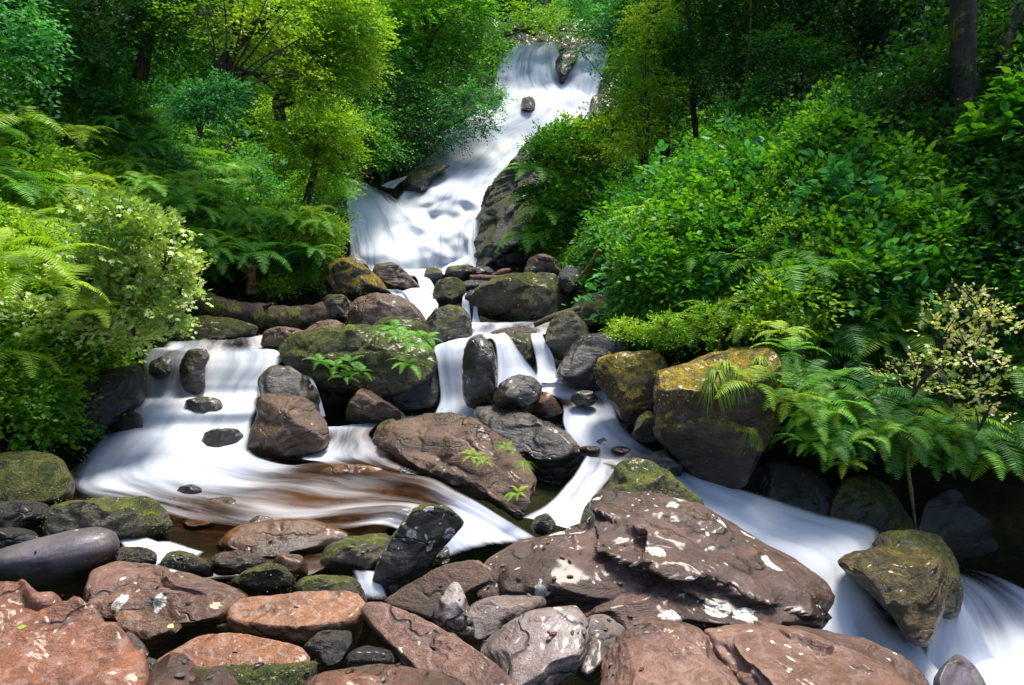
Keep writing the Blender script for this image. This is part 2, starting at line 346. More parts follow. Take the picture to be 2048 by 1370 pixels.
# ------------------------------------------------------------------ rocks
_ico = {}
def ico(sub):
    if sub not in _ico:
        bm = bmesh.new(); bmesh.ops.create_icosphere(bm, subdivisions=sub, radius=1)
        bm.verts.ensure_lookup_table()
        v = np.array([q.co[:] for q in bm.verts]); f = np.array([[q.index for q in x.verts] for x in bm.faces]); bm.free()
        _ico[sub] = (v / np.linalg.norm(v, axis=1)[:, None], f)
    return _ico[sub]
def chaikin(p, n=2):
    for _ in range(n):
        q = np.roll(p, -1, 0); p = np.stack([p * .84 + q * .16, p * .16 + q * .84], 1).reshape(-1, p.shape[1])
    return p
def crease(W, nr, lines, size, seed):
    """ledges and cracks that follow lines drawn over the rock's face"""
    v = W - CAM; z = v[:, 1] * CP - v[:, 2] * SP; y_ = v[:, 1] * SP + v[:, 2] * CP
    px = 1024 + F * v[:, 0] / z; py = 685 - F * y_ / z
    wob = 7 * noise(np.stack([px / 40, py / 40, 0 * px + seed], -1)) + 3 * noise(np.stack([px / 12, py / 12, 0 * px + seed], -1))
    tot = 0
    for ln, h, wide in lines:
        best = np.full(len(W), 1e9); sg = np.zeros(len(W)); L = np.array(ln, float)
        for a, b_ in zip(L[:-1], L[1:]):
            ab = b_ - a; t = np.clip(((px - a[0]) * ab[0] + (py - a[1]) * ab[1]) / (ab @ ab), 0, 1)
            dx = px - a[0] - t * ab[0]; dy = py - a[1] - t * ab[1]; dd = np.hypot(dx, dy); m = dd < best
            best = np.where(m, dd, best); sg = np.where(m, ab[0] * dy - ab[1] * dx, sg)
        ends = np.minimum(np.hypot(px - L[0, 0], py - L[0, 1]), np.hypot(px - L[-1, 0], py - L[-1, 1]))
        en = np.clip(ends / 40, 0, 1)
        sd = best * np.sign(sg) + wob
        tot = tot + en * 1.35 * h * (np.tanh(sd / 3) * np.exp(-abs(sd) / wide) - .5 * np.exp(-(sd / 5) ** 2))
    return W + nr * (tot * size)[:, None]
def rock(pts, d, thick, mat, label, gx=0., gy=-.0015, sub=5, e=.75, facets=8, rough=.8, name='boulder', cat='rock', group=None, seed=None, cr=None, planes=()):
    """a boulder whose side towards the camera has the outline pts; d depth at its centre, thick = half thickness (m)"""
    rs = np.random.default_rng(seed if seed is not None else int(pts[0][0] * 7 + pts[0][1] * 13) % 99991)
    p0 = chaikin(np.array(pts, float)); c = (p0.max(0) + p0.min(0)) / 2 * .5 + p0.mean(0) * .5
    ang = np.arctan2(p0[:, 1] - c[1], p0[:, 0] - c[0]); rad = np.hypot(*(p0 - c).T)
    tg = np.linspace(-np.pi, np.pi, 361)
    # radial profile by ray / polygon intersection
    a = p0 - c; bq = np.roll(a, -1, 0); D = np.stack([np.cos(tg), np.sin(tg)], -1)
    e_ = bq - a; den = D[:, None, 0] * e_[None, :, 1] - D[:, None, 1] * e_[None, :, 0]; den = np.where(abs(den) < 1e-9, 1e-9, den)
    t = (a[None, :, 0] * e_[None, :, 1] - a[None, :, 1] * e_[None, :, 0]) / den
    s = (a[None, :, 0] * D[:, None, 1] - a[None, :, 1] * D[:, None, 0]) / den
    t = np.where((s >= -1e-6) & (s <= 1 + 1e-6) & (t > 0), t, 0); prof = t.max(1); prof = np.where(prof <= 0, rad.mean(), prof)
    V, Fc = ico(sub)
    th = np.arctan2(V[:, 1], V[:, 0]); rho = np.hypot(V[:, 0], V[:, 1]); phi = np.arccos(np.clip(rho, 0, 1))
    r = np.interp(th, tg, prof)
    rh = np.cos(phi) ** e; cz = np.sign(V[:, 2]) * np.sin(phi) ** e
    # random planes cut flat faces into the bulge
    H = np.abs(cz); X, Y_ = np.cos(th) * rh, np.sin(th) * rh
    pl = list(planes)
    for k in range(facets):
        a_ = rs.uniform(0, 6.283)
        if k % 2: h0 = rs.uniform(1.05, 1.6); g = h0 * rs.uniform(.9, 1.05)      # steep chamfers towards the rim
        else: h0 = rs.uniform(.62, .98); g = rs.uniform(.05, .4)                 # broad faces
        pl.append((h0, g * math.cos(a_), g * math.sin(a_)))
    for h0, ax_, ay_ in pl: H = np.where(V[:, 2] < 0, np.minimum(H, np.maximum(.02 * H, h0 + ax_ * X + ay_ * Y_)), H)
    cz = np.sign(cz) * H
    qx = c[0] + np.cos(th) * r * rh; qy = c[1] + np.sin(th) * r * rh
    dd = d + gx * (qx - c[0]) + gy * (qy - c[1]) + thick * cz
    W = P(qx, qy, np.maximum(dd, .6))
    ctr = W.mean(0); size = prof.mean() / F * d
    so = rs.uniform(0, 50, 3)
    nr = W - ctr; nr /= np.linalg.norm(nr, axis=1)[:, None]
    q = W / max(size, .12)
    sl = q @ np.array([[1, .2, .3], [-.2, 1, .1], [-.9, -.3, 2.6]]).T
    jv = np.stack([noise(q * 1.1 + so), noise(q * 1.1 + so + 31), noise(q * 1.1 + so + 67)], -1)
    step = np.abs(noise(sl * .8 + so + jv * .6)); step = np.clip(step * 3.2, 0, 1)          # broken ledges
    st2 = np.clip(np.abs(noise(q * 1.5 + so + 20 + jv * .8)) * 4, 0, 1)
    dsp = .09 * fbm(q * 1.1 + so, 2) + .06 * (step - .6) + .05 * (st2 - .7) + .035 * fbm(sl * 1.7 + so + jv, 5, True) + .022 * fbm(q * 8 + so, 3)
    bs = np.arange(len(W))
    W = W + nr * (dsp * size * rough)[:, None]
    if cr: W = np.where((V[:, 2] < .1)[:, None], crease(W, nr, cr, size, so[0]), W)
    loc = (float(ctr[0]), float(ctr[1]), float(W[:, 2].min()))
    o = mesh_np(name, W, Fc, MR[mat], loc=loc)
    return tag(o, label, cat, group)
def ray_dir(px, py):
    a = (np.asarray(px, float) - 1024) / F; b = (685 - np.asarray(py, float)) / F
    return np.stack(np.broadcast_arrays(a, CP + b * SP, -SP + b * CP), -1)
def slab(pts, d, nrm, H, mat, label, inset=.85, rough=1., seed=None, name='slab', cat='rock', nseg=220, ch=1, cr=None):
    """flat-topped rock: pts = outline of its top face in the photograph, lying in the plane with normal nrm"""
    rs = np.random.default_rng(seed if seed is not None else int(pts[0][0] * 3 + pts[0][1] * 11) % 99991)
    p = chaikin(np.array(pts, float), ch); c = p.mean(0)
    n = np.array(nrm, float); n /= np.linalg.norm(n); A = P(c[0], c[1], d)
    D = ray_dir(p[:, 0], p[:, 1]); t = ((A - CAM) @ n) / (D @ n); T = CAM + D * t[:, None]
    seg = np.r_[0, np.cumsum(np.linalg.norm(np.roll(T, -1, 0) - T, axis=1))]; Tc = np.vstack([T, T[:1]])
    u = np.linspace(0, seg[-1], nseg, endpoint=False)
    E = np.stack([np.interp(u, seg, Tc[:, k]) for k in range(3)], -1)
    C0 = E.mean(0); size = np.linalg.norm(E - C0, axis=1).mean()
    rb = min(.12 * size, .4 * H)
    rings = []
    for r_ in np.linspace(.02, 1, 46) ** .8: rings.append((r_ * (1 - rb / size), 0.))
    for a in np.linspace(.2, 1, 6) * math.pi / 2: rings.append((1 - rb / size + rb / size * math.sin(a), -rb * (1 - math.cos(a))))
    for h in np.linspace(0, 1, 22)[1:]: rings.append((1 + (inset - 1) * h ** 1.5, -rb - (H - rb) * h))
    for r_ in (.8, .5, .2, .02): rings.append((inset * r_, -H))
    W = np.array([C0 + (E - C0) * a for a, _ in rings]) + np.array([h for _, h in rings])[:, None, None] * n
    sh = W.shape[:2]; W = W.reshape(-1, 3)
    h_ = np.repeat([h for _, h in rings], nseg); rr = np.repeat([a for a, _ in rings], nseg)
    so = rs.uniform(0, 50, 3); q = W / max(size, .15)
    lay = np.stack([(W @ n) / H * 4.0, q[:, 0] * .7, q[:, 1] * .7], -1)
    out = (E - C0); out /= np.linalg.norm(out, axis=1)[:, None]; out = np.tile(out, (sh[0], 1))
    side = np.clip(-h_ / max(rb, 1e-3), 0, 1) * (rr > .5)
    top = .05 * fbm(q * 1.5 + so, 3) + .022 * fbm(q * 3 + so, 4, True) + .007 * fbm(q * 14 + so, 2)
    W = W + n * (top * size * rough * (1 - .5 * side))[:, None] + out * (side * size * rough * (.10 * fbm(lay + so, 4) + .05 * fbm(q * 5 + so, 3)))[:, None]
    ed = np.clip((rr - .75) * 4, 0, 1) * .05 * size * fbm(q * 4 + so + 9, 3)
    W = W + out * ed[:, None]
    if cr: W = crease(W, n[None], cr, size, so[0])
    i = np.arange(sh[0] - 1)[:, None] * nseg + np.arange(nseg)[None]; j = np.arange(sh[0] - 1)[:, None] * nseg + (np.arange(nseg)[None] + 1) % nseg
    Fc = np.stack([i, i + nseg, j + nseg, j], -1).reshape(-1, 4)
    loc = (float(C0[0]), float(C0[1]), float(W[:, 2].min()))
    o = mesh_np(name, W, Fc, MR[mat], loc=loc)
    return tag(o, label, cat)

# --- the near bank of red slabs and boulders
slab([(-330, 1120), (-60, 1128), (30, 1140), (75, 1170), (120, 1168), (150, 1195), (160, 1205), (222, 1225), (262, 1275), (300, 1320), (330, 1420), (300, 1600), (-330, 1600)], 2.35, (.10, -.12, 1), .5, 'red', 'broad red sandstone slab filling the near left corner', rough=1.0, nseg=520, cr=[([(-60, 1215), (60, 1213), (150, 1200), (222, 1230)], .07, 60), ([(-40, 1290), (60, 1270), (150, 1250), (300, 1262)], .05, 60), ([(20, 1335), (150, 1345), (260, 1320)], .05, 50), ([(30, 1140), (60, 1190), (130, 1210)], -.05, 50)])
slab([(448, 1215), (478, 1194), (560, 1186), (640, 1179), (715, 1180), (734, 1202), (712, 1234), (690, 1243), (600, 1257), (500, 1250), (452, 1238)], 3.0, (.02, -.28, 1), .28, 'orange', 'flat orange brown slab with mossy underside spanning a dark gap', inset=.8)
slab([(300, 1325), (330, 1305), (400, 1264), (480, 1262), (600, 1288), (626, 1315), (600, 1335), (440, 1338), (350, 1335)], 2.55, (.05, -.34, 1), .22, 'orange', 'flat rusty orange slab below the slab that spans the gap', inset=.9)
slab([(714, 1215), (728, 1198), (760, 1197), (820, 1220), (900, 1262), (1000, 1328), (1060, 1400), (960, 1420), (870, 1372), (790, 1300), (740, 1250)], 2.65, (-.25, -.45, 1), .3, 'pink', 'long pinkish slab tilted diagonally down to the right', inset=.9)
slab([(760, 1205), (800, 1175), (880, 1128), (950, 1115), (990, 1135), (985, 1160), (930, 1185), (890, 1232), (850, 1235)], 3.65, (-.15, -.8, 1), .4, 'brown', 'long brown slab with a mossy face leaning against the big purple boulder')
rock([(165, 1215), (180, 1145), (230, 1121), (300, 1129), (380, 1149), (450, 1168), (500, 1192), (470, 1222), (450, 1245), (380, 1253), (300, 1243), (215, 1238)], 3.4, .32, 'pink', 'broad pinkish brown boulder with a dark mossy left side and a white leaf on it', gy=-.003, sub=6, facets=5, cr=[([(210, 1225), (240, 1190), (300, 1165), (400, 1190), (470, 1215)], .07, 50), ([(340, 1155), (400, 1180), (480, 1195)], -.05, 30)])
rock([(-80, 1120), (0, 1098), (60, 1080), (140, 1060), (195, 1052), (230, 1062), (240, 1085), (236, 1105), (205, 1138), (150, 1165), (100, 1182), (40, 1168), (-80, 1150)], 3.8, .22, 'smooth', 'smooth elongated grey purple boulder at the left edge', gy=-.001, rough=.12, facets=0, e=.95, sub=6)
rock([(225, 1110), (240, 1094), (290, 1093), (316, 1108), (312, 1130), (280, 1140), (230, 1130)], 4.15, .12, 'brown', 'small reddish brown stone beside the white foam patch', gy=-.001, sub=4)
rock([(318, 1130), (335, 1105), (365, 1100), (395, 1112), (425, 1130), (428, 1155), (370, 1155), (325, 1145)], 4.1, .14, 'olive', 'small dark domed stone right of the white foam patch', gy=-.001, sub=4)
rock([(410, 1120), (440, 1105), (480, 1101), (520, 1110), (535, 1125), (500, 1145), (440, 1152), (415, 1140)], 4.1, .14, 'brown', 'low brown stone at the front edge of the brown pool', gy=-.001, sub=5)
rock([(460, 1165), (490, 1140), (530, 1128), (560, 1128), (585, 1150), (594, 1175), (570, 1195), (510, 1195), (470, 1182)], 3.8, .18, 'mossy', 'rounded dark green mossy stone behind the flat orange slab', gy=-.001, sub=5)
rock([(590, 1175), (605, 1155), (650, 1150), (710, 1155), (732, 1190), (735, 1215), (640, 1205), (595, 1195)], 3.65, .2, 'olive', 'flat olive stone tucked behind the right end of the flat orange slab', gy=-.001, sub=5)
rock([(540, 1130), (560, 1108), (600, 1108), (615, 1125), (618, 1150), (590, 1158), (555, 1150)], 4.15, .12, 'amber', 'small reddish block standing in the pool outlet', gy=-.001, sub=4)
rock([(222, 1232), (240, 1222), (290, 1220), (350, 1240), (368, 1252), (345, 1275), (310, 1302), (285, 1295), (250, 1262)], 2.85, .14, 'orange', 'small orange stone with a grey front face and a pale leaf', gy=-.002, facets=10, e=.6)
rock([(160, 1320), (185, 1300), (235, 1268), (262, 1265), (285, 1285), (300, 1312), (270, 1322), (200, 1335)], 2.42, .09, 'grey', 'small pointed blue grey stone lying on the big red slab', gy=-.002, facets=10, e=.6)
rock([(255, 1320), (290, 1312), (318, 1320), (305, 1345), (280, 1348), (260, 1340)], 2.38, .06, 'grey', 'tiny grey stone right of the pointed blue grey stone', gy=-.002, sub=4, facets=8)
rock([(280, 1372), (310, 1330), (345, 1303), (370, 1310), (390, 1335), (400, 1380), (380, 1410), (290, 1410)], 2.2, .12, 'red', 'pointed reddish stone at the bottom edge left of the rusty slab', gy=-.002, facets=9, e=.65)
rock([(370, 1380), (400, 1350), (440, 1330), (462, 1345), (480, 1375), (480, 1420), (370, 1420)], 2.1, .12, 'pink', 'pale pink pointed stone at the bottom edge', gy=-.002, facets=9, e=.65)
rock([(350, 1338), (450, 1332), (600, 1328), (632, 1320), (628, 1360), (600, 1420), (480, 1440), (400, 1420)], 2.38, .14, 'mossy', 'mossy stone under the rusty orange slab', gy=-.001, facets=6)
rock([(600, 1372), (640, 1345), (700, 1338), (740, 1330), (800, 1332), (880, 1345), (930, 1365), (950, 1420), (600, 1430)], 2.2, .16, 'red', 'low reddish rock along the bottom edge below the dark gap', gy=-.002, sub=6)
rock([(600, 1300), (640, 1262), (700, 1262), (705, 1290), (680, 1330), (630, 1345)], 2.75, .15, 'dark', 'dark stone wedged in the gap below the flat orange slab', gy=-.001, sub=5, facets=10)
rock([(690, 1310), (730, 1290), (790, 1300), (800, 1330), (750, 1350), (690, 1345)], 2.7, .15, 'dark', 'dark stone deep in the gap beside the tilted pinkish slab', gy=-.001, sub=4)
rock([(430, 1250), (480, 1245), (560, 1256), (690, 1245), (720, 1260), (700, 1300), (600, 1300), (450, 1275)], 3.05, .2, 'mossy', 'dark mossy rock supporting the flat orange slab', gy=-.0005, sub=5)
rock([(864, 1235), (885, 1190), (908, 1163), (922, 1170), (934, 1205), (950, 1250), (948, 1286), (915, 1282), (880, 1262)], 3.0, .12, 'grey', 'upright pointed grey brown stone between slab and boulders', gy=-.001, facets=10, e=.6)
rock([(932, 1250), (935, 1215), (970, 1195), (1040, 1190), (1085, 1192), (1093, 1212), (1060, 1235), (1000, 1262), (955, 1285), (940, 1275)], 3.1, .2, 'grey', 'grey rock with dark cracks in front of the big purple boulder', gy=-.002, facets=9)
rock([(955, 1300), (1000, 1255), (1060, 1222), (1100, 1214), (1150, 1212), (1172, 1232), (1182, 1270), (1165, 1320), (1140, 1350), (1090, 1395), (1020, 1370), (985, 1330)], 2.7, .22, 'grey', 'pale rounded boulder with a white lichen splash at its foot', gy=-.0025, sub=6, facets=4, rough=.6)
rock([(1165, 1245), (1185, 1230), (1220, 1232), (1252, 1262), (1240, 1300), (1215, 1340), (1180, 1365), (1150, 1350), (1170, 1310)], 2.85, .16, 'grey', 'grey stone squeezed between pale boulder and pink boulder', gy=-.002, sub=5)
rock([(1208, 1350), (1222, 1300), (1250, 1262), (1295, 1243), (1350, 1238), (1400, 1256), (1440, 1290), (1490, 1345), (1560, 1440), (1400, 1470), (1220, 1450)], 2.5, .3, 'pink', 'pink boulder with a white lichen dot at the bottom edge', gy=-.003, sub=7, facets=6, cr=[([(1215, 1300), (1270, 1275), (1330, 1300), (1390, 1400)], .06, 50), ([(1300, 1250), (1400, 1290), (1450, 1350)], .05, 50)])
rock([(1410, 1262), (1450, 1252), (1520, 1246), (1610, 1264), (1700, 1305), (1790, 1345), (1870, 1410), (1850, 1460), (1600, 1470), (1480, 1380), (1430, 1300)], 2.5, .28, 'pink', 'pink brown boulder with curved ridges in the lower right foreground', gy=-.003, sub=7, facets=6,
     cr=[([(1428, 1262), (1442, 1300), (1480, 1340), (1520, 1400)], .06, 40), ([(1500, 1250), (1468, 1275), (1475, 1310), (1530, 1350), (1560, 1400)], -.06, 40), ([(1560, 1395), (1575, 1345), (1620, 1315), (1680, 1330), (1740, 1390)], .05, 40), ([(1540, 1255), (1640, 1290), (1760, 1350), (1820, 1400)], -.05, 60)])
rock([(1540, 1262), (1590, 1250), (1650, 1262), (1740, 1282), (1800, 1310), (1850, 1352), (1880, 1420), (1750, 1420), (1620, 1330)], 2.95, .25, 'purple', 'dark purple brown ledge with a moss edge behind the pink boulders', gy=-.002, sub=6)
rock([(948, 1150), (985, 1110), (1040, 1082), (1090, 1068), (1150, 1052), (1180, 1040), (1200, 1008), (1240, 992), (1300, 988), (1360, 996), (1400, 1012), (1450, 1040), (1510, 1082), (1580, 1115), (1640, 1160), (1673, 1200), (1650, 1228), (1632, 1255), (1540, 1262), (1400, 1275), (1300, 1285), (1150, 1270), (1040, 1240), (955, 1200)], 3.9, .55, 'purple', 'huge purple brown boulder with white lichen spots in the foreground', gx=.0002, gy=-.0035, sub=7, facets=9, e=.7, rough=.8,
     cr=[([(1178, 1042), (1202, 1075), (1196, 1102), (1240, 1126), (1292, 1146), (1332, 1166)], -.09, 60), ([(1246, 1055), (1292, 1078), (1288, 1128), (1330, 1164), (1400, 1150), (1480, 1192), (1560, 1215)], -.07, 70),
         ([(1075, 1242), (1180, 1216), (1285, 1192), (1332, 1166)], .06, 60), ([(1290, 1010), (1440, 1052), (1560, 1140), (1640, 1215)], .05, 90), ([(985, 1140), (1100, 1095), (1190, 1100)], .05, 70), ([(1340, 1200), (1440, 1240), (1600, 1240)], .05, 50)])
# --- boulders standing in the stream
rock([(1160, 1050), (1175, 1010), (1222, 965), (1232, 930), (1265, 918), (1300, 924), (1335, 945), (1370, 975), (1410, 1005), (1400, 1045), (1250, 1070)], 4.85, .35, 'olive', 'rounded olive boulder behind the huge purple boulder', sub=6)
rock([(745, 880), (765, 850), (800, 842), (855, 826), (915, 827), (980, 855), (1030, 892), (1062, 935), (1074, 965), (1058, 1010), (1032, 1040), (1000, 1012), (940, 985), (880, 955), (820, 930), (780, 905)], 6.0, .42, 'brown', 'long red brown boulder with tufts of grass sloping down to the small fall', gx=-.002, gy=-.004, sub=7, facets=6, cr=[([(800, 870), (860, 850), (930, 880), (1000, 930), (1050, 990)], .06, 50), ([(790, 900), (860, 915), (940, 950), (1010, 1000)], .06, 40)])
rock([(948, 830), (955, 813), (1000, 812), (1045, 822), (1100, 848), (1145, 872), (1176, 905), (1172, 935), (1130, 965), (1085, 980), (1050, 940), (1000, 885), (960, 855)], 7.2, .45, 'wet', 'long dark boulder lying behind the one with tufts of grass', gx=-.002, gy=-.003, sub=6, facets=6)
rock([(510, 810), (528, 786), (580, 790), (620, 802), (648, 840), (662, 880), (645, 905), (590, 920), (520, 914), (497, 895), (500, 862), (516, 832)], 6.55, .38, 'brown', 'large rounded brown boulder at the right side of the left cascade', sub=6)
rock([(516, 755), (545, 731), (585, 734), (620, 762), (640, 795), (640, 830), (560, 830), (520, 800)], 7.5, .35, 'wet', 'dark wet boulder behind the large rounded brown boulder', sub=5)
rock([(398, 895), (408, 868), (430, 857), (470, 857), (488, 870), (478, 895), (455, 908), (415, 906)], 6.75, .2, 'wet', 'small dark stone alone in the white water of the left cascade', sub=5)
rock([(365, 778), (358, 730), (375, 700), (410, 697), (420, 712), (408, 740), (412, 778), (390, 790)], 8.0, .15, 'wet', 'dark rock ridge splitting the top of the left cascade', sub=5)
rock([(558, 695), (580, 668), (640, 658), (720, 655), (790, 650), (850, 678), (872, 720), (850, 765), (790, 785), (730, 792), (640, 770), (585, 740), (562, 720)], 8.1, .55, 'mossy', 'huge block with mossy top and hanging ferns between the two cascades', cr=[([(560, 700), (640, 712), (740, 700), (860, 720)], .07, 50), ([(600, 745), (700, 740), (780, 760)], .06, 40), ([(760, 650), (740, 700), (790, 780)], .05, 40)], gy=-.001, sub=7, facets=8, e=.6)
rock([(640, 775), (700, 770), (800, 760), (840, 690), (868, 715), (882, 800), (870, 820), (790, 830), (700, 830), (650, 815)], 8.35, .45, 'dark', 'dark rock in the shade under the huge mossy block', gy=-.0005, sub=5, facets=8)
rock([(690, 830), (700, 800), (722, 775), (745, 786), (780, 808), (812, 830), (800, 846), (750, 850), (700, 846)], 7.4, .28, 'brown', 'pyramid shaped brown boulder under the huge mossy block', sub=5, facets=9, e=.65)
rock([(744, 880), (755, 850), (785, 835), (800, 850), (802, 880), (775, 895), (750, 890)], 6.75, .16, 'olive', 'small mossy stone at the left end of the long red brown boulder', sub=4)
rock([(520, 690), (530, 662), (560, 652), (600, 660), (640, 668), (640, 695), (590, 705), (545, 706)], 9.0, .3, 'brown', 'brown stone between the left cascade and the huge mossy block', sub=5)
rock([(600, 668), (630, 645), (665, 638), (700, 655), (705, 680), (640, 690)], 9.7, .3, 'brown', 'reddish brown stone below the end of the fallen log', sub=5)
rock([(700, 655), (698, 612), (715, 592), (755, 586), (795, 590), (830, 612), (852, 645), (848, 680), (770, 690), (710, 680)], 9.9, .45, 'brown', 'grey brown boulder with a smooth sloping side in the middle of the stream', sub=5)
rock([(728, 668), (760, 638), (800, 632), (848, 645), (860, 665), (850, 685), (780, 690), (735, 685)], 9.2, .3, 'mossy', 'low moss topped stone in front of the grey brown boulder', sub=5)
rock([(848, 690), (850, 645), (870, 618), (900, 610), (930, 620), (946, 645), (943, 680), (905, 698), (865, 700)], 9.0, .32, 'olive', 'round olive brown boulder above the middle fall', sub=5, facets=4)
rock([(940, 605), (950, 575), (1000, 552), (1060, 545), (1105, 548), (1135, 568), (1146, 600), (1130, 632), (1050, 640), (985, 640), (945, 625)], 11.4, .7, 'mossy', 'big moss covered boulder in the upper stream', sub=6, facets=7)
rock([(866, 585), (875, 562), (900, 553), (922, 558), (932, 580), (925, 605), (895, 613), (872, 605)], 11.6, .35, 'mossy', 'round mossy boulder left of the thin twin spouts', sub=5)
rock([(926, 600), (938, 580), (956, 580), (962, 615), (955, 650), (935, 650)], 11.4, .2, 'dark', 'narrow dark stone between the thin twin spouts', sub=4)
rock([(744, 545), (752, 527), (790, 524), (818, 550), (842, 575), (840, 592), (800, 594), (762, 570)], 13, .5, 'brown', 'reddish brown boulder at the foot of the waterfall', sub=5)
rock([(648, 560), (655, 528), (690, 514), (722, 528), (760, 558), (780, 585), (725, 598), (662, 598)], 12.4, .6, 'yellowmoss', 'yellow moss covered boulder left of the upper stream', sub=5, facets=3)
rock([(680, 540), (700, 512), (712, 506), (732, 525), (755, 560), (700, 560)], 13.6, .4, 'grey', 'pointed grey rock beside the waterfall foot', sub=4, facets=9)
rock([(640, 620), (650, 590), (690, 588), (698, 612), (700, 645), (650, 650)], 11.3, .35, 'olive', 'mossy rock behind the right end of the fallen log', sub=5)
rock([(848, 550), (852, 538), (870, 534), (884, 542), (886, 560), (868, 572), (850, 565)], 14, .28, 'olive', 'small round stone right of the gap where the falls run out', sub=4)
rock([(888, 548), (896, 532), (940, 529), (955, 540), (950, 556), (900, 560)], 14.4, .4, 'olive', 'low mossy boulder at the right of the waterfall foot', sub=4)
rock([(940, 548), (950, 533), (980, 534), (992, 548), (975, 558), (945, 558)], 14.6, .35, 'dark', 'dark low rock beside the driftwood at the waterfall foot', sub=4)
rock([(918, 570), (935, 560), (985, 562), (985, 578), (940, 588)], 12.3, .3, 'dark', 'dark flat stone behind the thin twin spouts', sub=4)
rock([(1048, 545), (1058, 515), (1088, 507), (1112, 518), (1125, 545), (1110, 558), (1065, 556)], 12.6, .4, 'brown', 'brown boulder with yellow moss on the far right shore', sub=5)
rock([(1115, 548), (1130, 530), (1165, 535), (1180, 565), (1170, 600), (1130, 590)], 11.2, .45, 'dark', 'dark rock in the shade of the right bank ferns', sub=4)
rock([(1135, 625), (1160, 595), (1200, 585), (1225, 610), (1228, 650), (1190, 668), (1150, 655)], 10, .4, 'olive', 'brown rock at the foot of the right bank above the stick', sub=5)
rock([(926, 790), (928, 700), (942, 678), (964, 671), (986, 688), (994, 730), (990, 785), (990, 815), (935, 815)], 7.9, .28, 'wet', 'tall dark standing stone between the two middle falls', sub=5, facets=5)
rock([(985, 800), (998, 768), (1028, 751), (1062, 752), (1083, 770), (1082, 800), (1050, 818), (1005, 816)], 7.5, .25, 'wet', 'dark wet boulder right below the middle falls', sub=5)
rock([(1062, 830), (1075, 800), (1092, 780), (1112, 800), (1126, 826), (1110, 834)], 7.4, .14, 'amber', 'small brown triangular stone in the stream', sub=4, facets=9, e=.6)
rock([(1010, 690), (1015, 672), (1060, 668), (1075, 690), (1070, 735), (1040, 745), (1015, 730)], 8.75, .3, 'mossy', 'green mossy rock behind the water veil of the middle fall', sub=5)
slab([(975, 665), (1010, 653), (1060, 651), (1075, 662), (1065, 676), (1010, 682)], 9.0, (0, -.2, 1), .12, 'brown', 'flat brown ledge above the middle falls', nseg=120)
rock([(1090, 690), (1095, 655), (1115, 628), (1145, 622), (1165, 640), (1182, 680), (1160, 718), (1120, 720), (1100, 708)], 8.7, .35, 'olive', 'dark block shaped boulder right of the third middle fall', sub=5, facets=9, e=.6)
rock([(1110, 752), (1130, 705), (1165, 672), (1220, 662), (1265, 690), (1260, 760), (1190, 785), (1140, 770)], 8.1, .4, 'wet', 'low dark boulder below the block shaped boulder', sub=5)
rock([(1140, 800), (1148, 783), (1180, 780), (1198, 795), (1185, 812), (1155, 814)], 7.5, .15, 'wet', 'small dark stone in the right channel', sub=4)
rock([(1190, 740), (1200, 714), (1260, 704), (1315, 704), (1334, 735), (1338, 800), (1310, 850), (1250, 845), (1225, 805), (1200, 772)], 7.0, .42, 'yellowmoss', 'brown boulder with orange moss cap left of the big mossy block', sub=6, facets=7)
rock([(1308, 800), (1312, 745), (1340, 735), (1440, 706), (1535, 694), (1560, 712), (1568, 780), (1560, 858), (1515, 915), (1492, 972), (1450, 980), (1385, 950), (1345, 905), (1312, 872)], 6.25, .6, 'yellowmoss', 'big square block capped with golden moss and trailing grass', planes=[(1.5, .1, 1.55), (.86, .05, -.1), (1.5, -1.2, .1), (1.1, .2, -.7)], gx=-.0006, gy=-.0008, sub=7, facets=0, e=.5, rough=.6, cr=[([(1340, 850), (1430, 840), (1540, 870)], .03, 50), ([(1325, 770), (1400, 760), (1470, 775)], .025, 40)])
rock([(1262, 875), (1275, 835), (1295, 820), (1318, 835), (1320, 880), (1290, 885)], 6.55, .18, 'olive', 'small mossy stone leaning on the big golden moss block', sub=5)
rock([(1290, 950), (1300, 908), (1345, 895), (1370, 920), (1362, 955), (1320, 962)], 6.05, .2, 'wet', 'wet grey ledge in the right channel below the golden moss block', sub=5)
rock([(628, 955), (650, 935), (700, 928), (750, 932), (785, 948), (780, 962), (700, 968), (640, 966)], 5.85, .14, 'amber', 'flat brown stone awash in the left pool', sub=5)
rock([(792, 960), (798, 934), (815, 937), (848, 958), (840, 966)], 5.8, .1, 'wet', 'small dark pointed stone awash in the left pool', sub=4)
rock([(742, 1172), (752, 1130), (790, 1065), (826, 1017), (850, 1008), (885, 1011), (918, 1030), (930, 1048), (902, 1078), (868, 1112), (835, 1160), (800, 1190), (760, 1192)], 4.3, .2, 'stand', 'leaning dark standing stone with pale lichen in front of the small fall', gy=-.0005, sub=6, facets=5, e=.6, rough=.7)
rock([(860, 1140), (880, 1095), (898, 1092), (900, 1125), (890, 1150)], 4.6, .14, 'wet', 'dark stone behind the leaning standing stone', sub=4)
rock([(636, 1125), (655, 1090), (700, 1074), (770, 1066), (795, 1080), (790, 1125), (745, 1148), (660, 1148)], 4.55, .25, 'olive', 'rounded grey green stone left of the leaning standing stone', sub=5)
rock([(430, 1092), (470, 1052), (550, 1038), (640, 1040), (702, 1070), (690, 1100), (620, 1125), (500, 1120)], 4.7, .16, 'amber', 'broad amber stone with thin water running over it', gy=-.003, sub=6, rough=.5, facets=3)
rock([(1060, 1055), (1072, 1032), (1095, 1026), (1112, 1045), (1105, 1070), (1075, 1070)], 4.75, .12, 'olive', 'small green brown stone below the long red brown boulder', sub=4)
